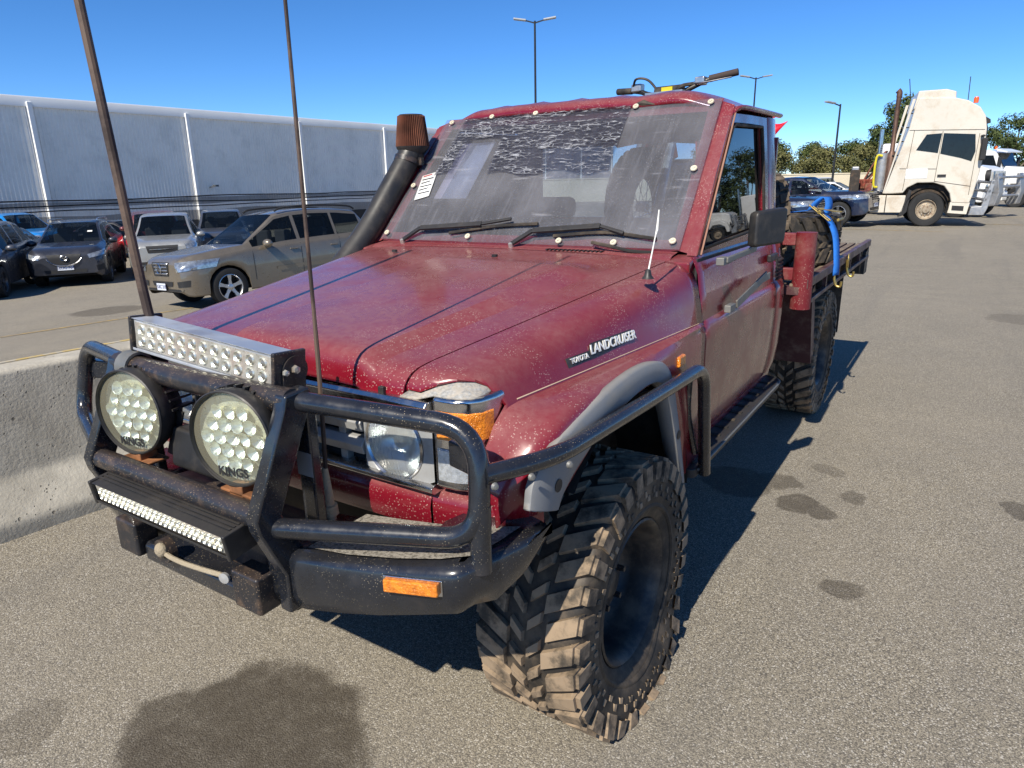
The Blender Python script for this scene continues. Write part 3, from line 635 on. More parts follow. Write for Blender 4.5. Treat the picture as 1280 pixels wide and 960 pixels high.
for s in (1, -1):
    sub(MB().tube(fillet([(s*.30, -.762, 1.10), (s*.79, -.648, 1.078), (s*.815, -.69, .85), (s*.36, -.85, .825)], [.0, .095, .085, 0], 8), BBR, 16), 'loop_tube', smooth=60)
    if s > 0: sub(MB().tube([(s*.808, -.676, .92), (s*.815, -.69, .775)], BBR, 16), 'loop_post', smooth=60)
    u = MB(); u.prism([(-.722, 1.128), (-.79, 1.122), (-.80, 1.09), (-.905, .862), (-.90, .83), (-.845, .70), (-.845, .60), (-.76, .60), (-.76, .70), (-.825, .83), (-.835, .855), (-.73, 1.07), (-.715, 1.10)], (s*.352-.02, 0, 0), (0, 1, 0), (0, 0, 1), (1, 0, 0), .04)
    sub(u, 'upright', bevel=.006)
    sub(MB().bx(s*.342-.025, s*.342+.025, -.735, -.705, .70, 1.085), 'rear_post', bevel=.006)
    sub(MB().bx(s*.342-.026, s*.342+.026, -.7365, -.7355, .905, .965), 'post_tape', pm('grey tape', (.16, .16, .165), .6) if s == 1 else bpy.data.materials['grey tape'])
    if s > 0:
     q = MB(); c0 = V((s*.70, -.7775, .752)); ex = V((s*.155, .04, .012*1)).normalized(); uz = V((0, 0, 1)); nn = V((s*.25, -1, .05)).normalized()
     q.prism([(-.07, -.019), (.07, -.019), (.07, .019), (-.07, .019)], c0, ex, uz, nn, .006); lampb = sub(q, 'indicator_housing', M_chrome, bevel=.002)
     q = MB(); q.prism([(-.064, -.0155), (.064, -.0155), (.064, .0155), (-.064, .0155)], c0+nn*.004, ex, uz, nn, .014); q.build('bar_indicator', M_amber, bull, bevel=.004)
    sub(MB().bx(s*.26-.05, s*.26+.05, -.885, -.82, .59, .69), 'recovery_block', M_rustblk, bevel=.008)
sub(MB().grid([[(x, y, lerp(x, [.30, .45, .62, .80, .87], [.742, .755, .775, .80, .80])+.013) for x, y in zip(xs_, ys_)] for xs_, ys_ in (((.40, .52, .64, .74, .80), (-.80, -.79, -.765, -.735, -.70)), ((.40, .52, .64, .745, .815), (-.70, -.69, -.67, -.65, -.62)), ((.40, .52, .64, .745, .82), (-.61, -.60, -.59, -.57, -.54)))]), 'wing_top', pm('gritty bar top', (.14, .125, .1), .9, var=.5, vs=160, dirt=(.33, .3, .25), damt=.8, dscale=120, dlo=.42, dhi=.55, bump=.6, bscale=150), smooth=60)
sub(MB().tube([(-.36, -.765, 1.10), (0, -.775, 1.10), (.36, -.765, 1.10)], .031, 16), 'top_tube', M_rustblk, smooth=60)
sub(MB().tube([(-.352, -.872, .856), (.352, -.872, .856)], .027, 16), 'mid_tube', M_rustblk, smooth=60)
q = MB(); q.bx(-.335, .335, -.80, -.775, .57, .74); q.bx(-.335, .335, -.80, -.66, .735, .75); sub(q, 'winch_plate', M_rustblk)
q = MB(); q.prism([(-.86, .575), (-.87, .585), (-.87, .625), (-.86, .635), (-.80, .635), (-.80, .575)], (-.20, 0, 0), (0, 1, 0), (0, 0, 1), (1, 0, 0), .42); sub(q, 'fairlead_plate', M_black, bevel=.004)
sub(MB().lathe([(.018, -.012), (.034, -.012), (.034, .012), (.018, .012), (.018, -.012)], (-.06, -.885, .66), (0, 1, 0), 18), 'tow_eye', M_rustblk)
rp = catmull([(-.07, -.89, .685), (-.04, -.90, .665), (.03, -.905, .665), (.12, -.90, .668), (.2, -.89, .67)], 5); sub(MB().tube(rp, .0065, 8), 'winch_rope', M_rope)
sub(MB().ball((-.05, -.903, .672), (.02, .015, .02)), 'rope_knot', M_rope); sub(MB().lathe([(.0, 0), (.013, 0), (.014, .008), (0, .01)], (.2, -.89, .668), (.3, -1, 0), 14), 'rope_stopper', M_silver)
sub(MB().box((-.01, -.735, .90), (.22, .12, .11), Matrix.Rotation(-.15, 3, 'X')), 'winch_box', M_plast, bevel=.012)
for s in (1, -1): sub(MB().prism([(-.05, -.012), (.05, -.012), (.05, .012), (-.05, .012)], (s*.66, -.735, .985 if False else 1.0), (1, 0, 0), (0, 0, 1), (0, 1, 0), .02) if False else MB().bar((s*.80, -.648, 1.0), (s*.70, -.62, 1.0), .03, .06), 'bar_bracket', bevel=.004)
q = MB(); [q.lathe([(0, .0), (.012, 0), (.012, .012), (0, .014)], (x, -.70, 1.0), (0, -1, 0), 8) for x in ()]
# side rails and steps
for s in (1, -1):
    rail = MB().tube(fillet([(s*.812, -.665, .985), (s*.892, -.50, .985), (s*.910, .455, .965), (s*.90, .565, .54)], [0, .14, .085, 0], 8), .0215, 14).build('side_rail', M_black, UT, smooth=60)
    MB().tube(fillet([(s*.868, .44, .93), (s*.855, .47, .80), (s*.868, .54, .62)], .05, 5), .012, 8).build('rail_brace', M_black, rail)
    for (y, z) in ((-.655, .972), (-.575, .971), (-.475, .970)): MB().lathe([(.0, .007), (.006, .006), (.009, .0)], (s*lerp(y, [-.66, -.57, -.47], [.838, .882, .918]), y-.012, z-.004), (s, -.5, .1), 12).build('domed_bolt', M_arm, rail)
    st = MB(); pts = fillet([(.66, .50, 0), (.885, .50, 0), (.885, 1.88, 0), (.66, 1.88, 0)], [0, .03, .12, 0], 6); st.prism([(s*p.x, p.y) for p in pts], (0, 0, .535), (1, 0, 0), (0, 1, 0), (0, 0, 1), .035); stp = st.build('side_step', M_plast, UT, bevel=.006)
    MB().tube([(s*(p.x+.002), p.y, .562) for p in pts[7:-1]], .0045, 6).build('step_edge', M_arm, stp)
    for k in range(12): MB().bx(s*.77-.09, s*.77+.09, .56+k*.105, .58+k*.105, .57, .574).build('step_grip', M_rub, stp)

# driving lamps
def driving_lamp(c, aim, tw):
    d = V(aim).normalized(); R0 = .116
    b = MB(); b.lathe([(.0, -.105), (.06, -.105), (.075, -.095), (.09, -.06), (.1, -.045), (.108, -.04), (R0, -.02), (R0, .012), (R0-.004, .016), (R0-.006, .006)], c, d, 40); L = b.build('driving_lamp', M_plast, UT, smooth=45)
    e1 = (V((0, 0, 1))-d*d.z).normalized(); e2 = d.cross(e1)
    for k in range(15):
        a = -1.5+3.0*k/14
        f = MB(); r = e1*cos(a)+e2*sin(a); f.bar(V(c)+r*.1-d*.10, V(c)+r*.108-d*.022, .006, .024, r); f.build('cooling_fin', M_plast, L)
    base = MB().lathe([(0, -.014), (R0-.006, -.012)], c, d, 40).build('lamp_reflector', pm('lamp reflector', (.8, .74, .55), .3, .5, var=.2, vs=22, bump=.5, bscale=26) if 'lamp reflector' not in bpy.data.materials else bpy.data.materials['lamp reflector'], L)
    cup = MB()
    for i in range(-3, 4):
        for j in range(-3, 4):
            p = e2*(i*.036+(j % 2)*.018)+e1*j*.0312
            if p.length < R0-.024: cup.lathe([(.002, -.012), (.006, -.011), (.012, -.004), (.0172, .004), (.0185, .0045)], V(c)+p, d+V((random.uniform(-.2, .2), 0, random.uniform(-.2, .2))), 12)
    cup.build('led_cups', M_cup, L)
    MB().lathe([(0, .0135), (.05, .013), (.09, .0105), (R0-.005, .0065)], c, d, 40).build('lamp_lens', M_lens, L)
    MB().lathe([(R0-.006, .010), (R0-.002, .0165), (R0+.001, .014)], c, d, 40).build('lamp_bezel', M_plast, L)
    textmesh('KINGS', .03, .0006, 'lamp_lettering', M_plast, L, frame(V(c)-e1*.08+d*.0145, -e2, e1), 0, .0008)
    # rusty bracket
    q = MB(); q.box(V(c)+V((0, .015, -.135)), (.12, .06, .008)); q.box(V(c)+V((0, .01, -.128)), (.05, .05, .03)); q.build('lamp_bracket', M_rust, L, bevel=.003)
    q = MB(); [q.bar(V(c)+e2*s*.112-d*.05, V(c)+e2*s*.075-d*.04-e1*.125, .03, .006, d) for s in (1, -1)]; q.build('lamp_yoke', M_plast, L)
M_cup = pm('chrome cups', (.92, .88, .72), .32, .8, var=.2, vs=40)
M_lens = glassmat('driving lamp lens', (.75, .7, .5), .06, .84)
driving_lamp((.228, -.835, 1.012), (.22, -1, .02), 0); driving_lamp((-.212, -.83, 1.0), (.2, -1, .02), 0)

# light bars
M_chip = pm('led chip lens', (.2, .19, .17), .15, .3)
def light_bar(c, L, hh, dp, tilt, roll_, ncol, nrow, mb_, mcap, mled, rec):
    Rm = Matrix.Rotation(tilt, 3, 'Y') @ Matrix.Rotation(roll_, 3, 'X'); c = V(c); T = lambda p: c+Rm @ V(p)
    b = MB(); b.prism([(-dp/2, -hh/2), (-dp/2-.004, hh/2-.004), (-dp/2-.012, hh/2), (dp*.2, hh/2), (dp/2, hh*.2), (dp/2, -hh*.2), (dp*.2, -hh/2), (-dp/2-.012, -hh/2), (-dp/2-.012, -hh/2+.008)], (-L/2, 0, 0), (0, 1, 0), (0, 0, 1), (1, 0, 0), L); b.v = [T(p) for p in b.v]
    o = b.build('light_bar', mb_, UT, bevel=.002)
    for s in (1, -1): e = MB(); e.bx(s*(L/2+.006)-.006, s*(L/2+.006)+.006, -dp/2-.014, dp/2, -hh/2-.004, hh/2+.004); e.v = [T(p) for p in e.v]; e.build('end_cap', mcap, o, bevel=.004)
    e = MB(); e.bx(-L/2+.006, L/2-.006, -dp/2-.0045, -dp/2-.003, -hh/2+.008, hh/2-.01); e.v = [T(p) for p in e.v]; e.build('led_panel', mled, o)
    for j in range(nrow):
        for i in range(ncol):
            q = MB(); r = min((hh-.02)/nrow*.36, L/ncol*.34); x = (i+.5)/ncol*(L-.03)-(L-.03)/2; z = (j+.5)/nrow*(hh-.024)-(hh-.024)/2
            q.lathe([(r*1.25, 0), (r*1.05, .004), (r*.62, -.0005)], (x, -dp/2-.0048, z), (0, -1, 0), 10); q.lathe([(r*.62, .0), (r*.3, .0015), (0, .002)], (x, -dp/2-.0053, z), (0, -1, 0), 10, mi=1); q.v = [T(p) for p in q.v]; q.build('led', [M_cup, M_chip], o)
    return o, T
M_led = pm('led reflector panel', (.5, .48, .42), .3, .5, var=.2, vs=30, dirt=(.35, .2, .16), damt=.5, dscale=8)
lb, T1 = light_bar((.0, -.705, 1.168), .575, .088, .08, radians(3.4), radians(-4), 12, 2, M_alu, M_rustblk, M_led, True)
for s in (1, -1):
    q = MB(); q.v = []; q.lathe([(0, 0), (.036, 0), (.036, .006), (0, .006)], (s*.298, .005, 0), (s, 0, 0), 20); q.bx(s*.301-.003, s*.301+.003, -.03, .035, -.085, 0); q.v = [T1(p) for p in q.v]; br = q.build('bar_bracket', M_rustblk, lb)
    q = MB(); q.lathe([(0, .012), (.009, .01), (.011, 0)], (s*.304, .002, .004), (s, 0, 0), 6); q.lathe([(0, .01), (.007, .008), (.008, 0)], (s*.304, -.026, .0), (s, 0, 0), 6); q.v = [T1(p) for p in q.v]; q.build('bracket_bolt', M_bolt, lb)
q = MB().lathe([(.0345, -.025), (.042, -.025), (.042, .025), (.0345, .025)], (-.285, -.766, 1.10), (1, .03, 0), 20).build('tube_clamp', M_arm, lb)
lb2, T2 = light_bar((.012, -.885, .803), .56, .06, .085, radians(0), radians(8), 27, 2, M_plast, M_plast, M_led, True)
for k in range(6):
    q = MB(); q.bx(-.28, .28, -.03+k*.012, -.025+k*.012, .0295, .0345); q.v = [T2(p) for p in q.v]; q.build('cooling_fin', M_plast, lb2)

# aerials
M_whip = pm('weathered aerial', (.13, .085, .06), .6, dirt=(.03, .02, .018), damt=.9, dscale=3, dlo=.4, dhi=.55)
a = MB(); a.tube([(.335, -.672, .76), (.335, -.672, .83), (.334, -.672, .90)], [.017, .014, .008], 10); a.tube([(.335, -.672, .775), (.335, -.672, .80)], [.024, .022], 10); ae = a.build('aerial', M_rope, UT, smooth=60)
MB().tube(catmull([(.338, -.672, .9), (.352, -.672, 1.2), (.358, -.67, 1.7), (.362, -.66, 2.5)], 5), [.0055]*6+[.0045]*5+[.004]*5, 8).build('aerial_whip', M_whip, ae)
a = MB(); a.tube([(-.27, -.70, 1.08), (-.272, -.70, 1.2)], .02, 10); ae = a.build('aerial', M_plast, UT)
MB().tube(catmull([(-.272, -.70, 1.15), (-.297, -.70, 1.30), (-.333, -.70, 1.7), (-.40, -.70, 2.5)], 4), [.013]*5+[.0125]*4+[.012]*4, 10).build('aerial_whip', M_whip, ae)
MB().lathe([(0, .03), (.008, .028), (.012, .01), (.02, 0)], (.752, .33, 1.262), (0, 0, 1), 14).build('aerial_base', M_plast, UT)
MB().tube([(.752, .33, 1.28), (.756, .37, 1.39), (.757, .38, 1.41), (.757, .39, 1.47)], [.0028, .002, .004, .002], 8).build('aerial_whip', M_white, UT)

# snorkel with cone filter
sn = MB().tube(fillet([(-.80, .36, 1.10), (-.835, .50, 1.17), (-.80, .68, 1.34), (-.752, .93, 1.66), (-.742, .965, 1.72)], [0, .1, .12, .05, 0], 6), .058, 18).build('snorkel', M_plast, UT, smooth=60)
MB().lathe([(.0, .185), (.055, .185), (.063, .178)], (-.74, .97, 1.695), (0, 0, 1), 24).build('filter_cap', M_plast, sn); sf = MB(); sf.lathe([(.05, 0), (.078, .03), (.08, .04)], (-.74, .97, 1.695), (0, 0, 1), 24); sf.build('filter_base', M_plast, sn)
N = 96; MB().grid([[(-.74+cos(2*pi*k/N)*(r+(.004 if k % 2 else -.003)), .97+sin(2*pi*k/N)*(r+(.004 if k % 2 else -.003)), z) for k in range(N)] for r, z in ((.078, 1.735), (.062, 1.874))], closed=True).build('cone_filter', pm('rusty filter mesh', (.115, .04, .022), .75, .2, var=.4, vs=12), sn, smooth=0)
q = MB(); q.lathe([(.06, -.012), (.064, -.012), (.064, .012), (.06, .012)], (-.75, .935, 1.668), V((.1, .4, 1)).normalized(), 20); q.box((-.70, .955, 1.665), (.06, .02, .035)); q.build('hose_clamp', M_rustblk, sn)
MB().lathe([(.055, 0), (.055, .05), (.05, .05)], (-.742, .967, 1.685), (0, 0, 1), 20).build('filter_neck', M_rub, sn)

# ------------------------------------------------ cab
def WSP(x, t, o=0.):   # point on the raked windscreen, t 0..1 up, o outwards
    return V((x, .70+.505*t-.737*o, 1.305+.545*t+.676*o)) if True else None
wsh = lambda t: .735-.05*t
MB().grid([[WSP(wsh(t)*u-0, t, -.035*0) + V((0, .03*u*u, 0)) for u in (-1, -.6, 0, .6, 1)] for t in (0, .5, 1)]).build('windscreen', M_ws, UT, smooth=180)
cw_ = MB(); cw_.grid([[(x, y+.02*(x/.7)**2*0, z) for x in (-.715, -.35, 0, .35, .715)] for y, z in ((.615, 1.285), (.64, 1.300), (.672, 1.305), (.70, 1.310), (.722, 1.335))]); cow = cw_.build('cowl', M_red, UT, smooth=60)
for k in range(14): MB().box((.20+k*.018, .655, 1.305), (.008, .03, .004)).build('cowl_slot', M_plast, cow)
for s in (1, -1):   # A pillars
    q = MB(); rows = []
    for t in (0, .25, .5, .75, 1.0):
        i = WSP(s*(wsh(t)-.045), t, .008); j = WSP(s*(wsh(t)+.005), t, .004); k_ = V((s*(.792-.05*t), .675+.51*t, 1.30+.535*t)); l_ = k_+V((-s*.012, .05, -.01)); m_ = i+V((0, .05, -.03))
        rows.append([i, i+(j-i)*.5+V((0, -.006, .006)), j, k_, l_, m_])
    q.grid(rows, closed=True); q.build('a_pillar', M_red, UT, smooth=40)
    MB().tube([(s*(.797-.05*t), .705+.495*t, 1.30+.53*t) for t in (0, .3, .6, .9, 1)], .0035, 6).build('pillar_trim', pm('pale weatherstrip', (.3, .16, .11), .7) if s == 1 else bpy.data.materials['pale weatherstrip'], UT)
q = MB(); q.grid([[WSP(x, t, .006) for x in [-.70+1.4*k/10 for k in range(11)]] for t in (-.03, .07)]); q.build('lower_screen_frame', M_red, UT)
q = MB(); q.grid([[WSP(x, t, .006) for x in [-.69+1.38*k/10 for k in range(11)]] for t in (.93, 1.02)]); q.build('upper_screen_frame', M_red, UT)
# clear sheet bolted over the windscreen, with a crinkled film along the top
def sheet(u0, u1, t0, t1, o, mat, nm, wav=.003):
    n = 24; m_ = 12
    return MB().grid([[WSP((.724-.032*t)*(u0+(u1-u0)*k/n), t, o+wav*noise.noise((k*.5, t*9, 3))) for k in range(n+1)] for t in [t0+(t1-t0)*j/m_ for j in range(m_+1)]]).build(nm, mat, UT, smooth=180, solid=.003)
cs = sheet(-1, 1, .0, 1.0, .022, M_persp, 'clear_sheet')
fm = MB(); rows = []
for j in range(13):
    v = j/12; r = []
    for k in range(49):
        u = -.86+1.33*k/48; lo = .50+.02*sin(k*.4) if not (-.72 < u < -.42) else .80; t = .985+.01*noise.noise((k*.4, 0, 5))-v*(.985-lo)
        r.append(WSP((wsh(t)-.03)*u, t, .031+.004*noise.noise((k*.6, j*1.3, 1))))
    rows.append(r)
MB().grid([[WSP(x+.03*(t-.4), t, -.012) for x in (-.56, -.46, -.37)] for t in (.36, .6, .82)]).build('painted_backlight', pm('painted rear window light', (.5, .52, .58), .5), UT, smooth=180, solid=.003)  # added panel painted as the bright view out through the rear window
fm.grid(rows).build('crinkled_film', M_film, cs, smooth=180)
for (u, t) in ((-1, .04), (1, .04), (-.32, .03), (.33, .02), (.67, .02), (-1, .42), (1, .5), (-.97, .96), (-.62, .985), (-.25, .985), (.5, .975), (.985, .965)):
    x = (.694-.033*t)*u; c0 = WSP(x, t, .03); q = MB(); nv = V((0, -.737, .676)); q.lathe([(.0, .009), (.005, .008), (.0055, .005), (.012, .004), (.0135, 0)], c0, nv, 16); q.build('sheet_bolt', M_washer, cs)
q = MB(); q.add([WSP(-.655, .50, .028), WSP(-.578, .535, .028), WSP(-.555, .335, .028), WSP(-.632, .30, .028)], [(3, 2, 1, 0)]); stk = q.build('paper_sticker', M_white, cs, solid=.001)
M_print = pm('printed text', (.05, .05, .06), .8)
for k in range(6):
    t = .495-.028*k; q = MB(); x0 = -.645+.004*k; q.add([WSP(x0, t, .0305), WSP(x0+(.06 if k % 2 else .045), t+.02, .0305), WSP(x0+(.06 if k % 2 else .045), t+.013, .0305), WSP(x0, t-.007, .0305)], [(3, 2, 1, 0)]); q.build('print_line', M_print if k else pm('red print', (.5, .05, .05), .8), stk)
# wipers
for x0, x1, tb in ((-.575, .095, .135), (.015, .62, .055)):
    w = MB(); p0 = V((x0, .672, 1.318)); p1 = WSP(x0+.09, .06, .05); p2 = WSP((x0+x1)/2+.08, .10, .05); p3 = WSP(x1-.12, tb+.01, .045)
    w.bar(p0, p1, .02, .012, (0, -.7, .7)); w.bar(p1, p2, .024, .012, (0, -.7, .7)); w.bar(p2, p3, .014, .01, (0, -.7, .7)); wo_ = w.build('wiper', M_plast, UT, bevel=.003)
    q = MB(); q.tube(catmull([WSP(x1-.42, .045, .034), WSP(x1-.2, .06+tb*.3, .034), WSP(x1+.01, tb-.01, .034)], 5), .007, 6); q.build('wiper_blade', M_rub, wo_)
    MB().lathe([(.011, 0), (.011, .016), (0, .02)], p0-V((0, 0, .012)), (0, -.3, 1), 10).build('wiper_nut', M_bolt, wo_)
MB().tube(catmull([(.38, .675, 1.335), (.46, .66, 1.325), (.55, .655, 1.31), (.63, .67, 1.306)], 5), .0065, 6).build('washer_hose', M_rub, UT)
# roof
YS = [1.196, 1.202, 1.216, 1.25, 1.32, 1.42, 1.55, 1.7, 1.8, 1.86, 1.9, 1.93]; ZC = [1.846, 1.866, 1.878, 1.889, 1.896, 1.90, 1.902, 1.90, 1.896, 1.888, 1.872, 1.835]; rows = []
for y, zc in zip(YS, ZC):
    zg = lerp(y, [1.17, 1.3, 1.93], [1.815, 1.825, 1.83]); hwid = lerp(y, [1.17, 1.25, 1.85, 1.93], [.715, .748, .748, .72]); r = []
    for k in range(81):
        u = -1+2*k/80; x = u*hwid; f = sst(.66, 1.0, abs(u))**1.2; rib = .009*max(0, cos(x*2*pi/.21))**3*(1-sst(.6, .68, abs(u)))*sst(1.22, 1.34, y)*(1-sst(1.8, 1.88, y))
        dent = .006*noise.noise((x*5, y*5, 2))
        r.append((x, y-.012*(1-u*u)*(1-sst(1.18, 1.4, y)), zc-(zc-zg)*f+rib+.008*(1-u*u)+dent*(1-f)))
    rows.append(r)
roofo = MB().grid(rows).build('cab_roof', M_red, UT, smooth=60, solid=.012, off=1)
for s in (1, -1): MB().tube(catmull([(s*.728, 1.165, 1.79), (s*.755, 1.22, 1.826), (s*.76, 1.5, 1.832), (s*.755, 1.90, 1.836)], 5), .012, 8, flat=.8).build('roof_gutter', M_red, roofo)
q = MB(); q.tube([WSP(.30, 1.0, .02), WSP(.36, 1.0, .026), WSP(.42, .985, .022)], [.004, .014, .003], 8); q.build('torn_trim', M_rub, UT)
for s in (1, -1): MB().prism([(.60, 1.2), (.642, 1.18), (.69, 1.22), (.715, 1.30), (.66, 1.296), (.60, 1.283)], (min(s*.69, s*.792), 0, 0), (0, 1, 0), (0, 0, 1), (1, 0, 0), .102).build('cowl_corner', M_red, UT, bevel=.008)
# doors
dsec = [(.62, .826), (.66, .838), (.75, .848), (.9, .853), (1.0, .853), (1.045, .851), (1.066, .842), (1.075, .834), (1.1, .832), (1.165, .829), (1.175, .825), (1.24, .816), (1.275, .802), (1.3, .788)]
XP = lambda z: .79-(z-1.30)*.09
Op = [(.675, 1.30), (.93, 1.585), (1.135, 1.79), (1.17, 1.803), (1.4, 1.81), (1.69, 1.815), (1.705, 1.6), (1.705, 1.30)]
Ip = [(.745, 1.318), (.95, 1.555), (1.145, 1.748), (1.185, 1.762), (1.4, 1.768), (1.60, 1.772), (1.618, 1.6), (1.625, 1.345)]
for s in (1, -1):
    ysd = [.640, .648, .7, .8, 1.0, 1.2, 1.4, 1.6, 1.69, 1.712]
    q = MB(); rows = [[(s*(x-(.006 if y in (.640, 1.712) else 0)), y, z) for z, x in dsec] for y in ysd]; q.grid(rows); q.f = q.f if s < 0 else [tuple(reversed(f)) for f in q.f]
    n0 = len(q.v); nO = len(Op)
    for dx in (0, -.035): q.v += [V((s*(XP(z)+dx), y, z)) for y, z in Op]+[V((s*(XP(z)+dx), y, z)) for y, z in Ip]
    for k in range(nO):
        j = (k+1) % nO; a, b = n0, n0+2*nO
        for f in ((a+k, a+j, a+nO+j, a+nO+k), (a+nO+k, a+nO+j, b+nO+j, b+nO+k), (b+j, b+k, b+nO+k, b+nO+j), (a+j, a+k, b+k, b+j)): q.f.append(f if s > 0 else tuple(reversed(f))); q.mi.append(0)
    dr = q.build('door', M_red, UT, smooth=35)
    q = MB(); q.add([(s*(XP(z)-.014), y, z) for y, z in Ip], [tuple(range(nO)) if s > 0 else tuple(range(nO-1, -1, -1))]); q.build('window_glass', M_glass, dr)
    MB().tube([(s*(XP(z)+.001), y, z) for y, z in Ip], .008, 6, closed=True).build('window_seal', M_rub, dr)
    q = MB(); q.box((s*.842, 1.60, 1.205), (.022, .13, .035)); q.build('door_handle', M_plast, dr, bevel=.008)
    MB().bx(s*.78-.02, s*.78+.02, .66, 1.7, .64, 1.29).build('door_card', M_int, dr)
    # cab corner behind the door
    q = MB(); ysc = [1.718, 1.73, 1.82, 1.89, 1.915]; xo_ = [-.006, 0, 0, -.008, -.04]; rows = [[(s*(x+dx), y, z) for z, x in dsec]+[(s*(XP(z)+dx), y, z) for z in (1.4, 1.6, 1.82)] for y, dx in zip(ysc, xo_)]; q.grid(rows); q.f = q.f if s < 0 else [tuple(reversed(f)) for f in q.f]
    cc = q.build('cab_corner', M_red, UT, smooth=40)
    q = MB(); q.bx(s*.829-.006, s*.829+.006, 1.738, 1.835, 1.075, 1.19); vn = q.build('cab_vent', M_plast, cc, bevel=.004)
    for k in range(6): MB().box((s*.838, 1.787, 1.088+k*.018), (.012, .085, .007), Matrix.Rotation(s*.5, 3, 'Y')).build('louvre', M_plast, vn)
    q = MB(); q.grid([[(s*x, y, z) for y in (.637, 1.2, 1.86)] for z, x in ((.53, .77), (.545, .80), (.60, .815), (.625, .805))]); q.build('sill', M_red, UT, smooth=60)
    # mirror, half folded
    q = MB(); ex = V((s*.075, .145, .012)).normalized(); uz = V((0, .05, 1)).normalized(); nn = ex.cross(uz)*s; c0 = V((s*.912, 1.075, 1.376))
    q.prism([(p.x, p.y) for p in fillet([V((-.083, -.066, 0)), V((.083, -.07, 0)), V((.087, .066, 0)), V((-.083, .066, 0))], .02, 4, True)], c0, ex, uz, nn*(1 if nn.y < 0 else -1), .045); mir = q.build('mirror', M_plast, UT, bevel=.012)
    q = MB(); q.box((s*.846, .80, 1.272), (.03, .06, .028)); q.bar((s*.86, .80, 1.275), (s*.885, 1.10, 1.29), .014, .02); q.bar((s*.862, .82, 1.268), (s*.89, 1.13, 1.305), .008, .016); q.build('mirror_arm', M_arm, mir, bevel=.003)
    q = MB(); q.box((s*.858, .90, 1.085), (.025, .07, .028)); q.bar((s*.868, .95, 1.09), (s*.892, 1.29, 1.165), .008, .034); q.bar((s*.872, 1.22, 1.14), (s*.89, 1.36, 1.155), .008, .03); q.build('mirror_strut', M_arm, mir, bevel=.003)
# rear wall, interior
q = MB()
q.bx(-.80, .80, 1.885, 1.905, .65, 1.36); q.bx(-.72, .72, 1.885, 1.905, 1.74, 1.85)
for s in (1, -1): q.bx(min(s*.56, s*.755), max(s*.56, s*.755), 1.885, 1.905, 1.36, 1.74)
q.build('cab_rear_wall', M_red, UT); MB().bx(-.56, .56, 1.893, 1.897, 1.36, 1.74).build('rear_window', M_ws, UT)
q = MB(); q.bx(-.76, .76, .72, .98, 1.02, 1.265); q.bx(-.78, .78, .66, 1.88, .6, .68); dash = q.build('dashboard', M_int, UT, bevel=.03)
q = MB(); q.add([(-.50, .84, 1.27), (-.40, .80, 1.272), (-.34, .88, 1.30), (-.45, .92, 1.298)], [(0, 1, 2, 3)]); q.build('dash_paper', pm('yellowed paper', (.62, .5, .3), .8), UT)
q = MB(); q.box((.05, .84, 1.28), (.16, .05, .03)); q.box((-.12, .87, 1.29), (.1, .04, .05)); q.build('dash_papers', M_white, UT)
sw = MB().tube([(-.38+.185*cos(a), 1.06+.185*sin(a)*.42, 1.27+.185*sin(a)*.9) for a in [2*pi*k/28 for k in range(28)]], .014, 8, closed=True).build('steering_wheel', M_int, UT, smooth=60)
q = MB(); q.cyl((-.38, 1.06, 1.27), (-.38, .9, 1.18), .04, 10); q.bar((-.55, 1.06, 1.27), (-.21, 1.06, 1.27), .03, .02); q.build('steering_column', M_int, sw)
for x in (-.38, .38):
    q = MB(); q.box((x, 1.68, 1.06), (.5, .14, .60), Matrix.Rotation(-.15, 3, 'X')); q.box((x, 1.42, .86), (.5, .5, .14)); se = q.build('seat', M_seat, UT, bevel=.05, bseg=3)
    q = MB(); q.box((x, 1.74, 1.42), (.24, .08, .11)); q.build('headrest', M_seat, se, bevel=.035, bseg=3)

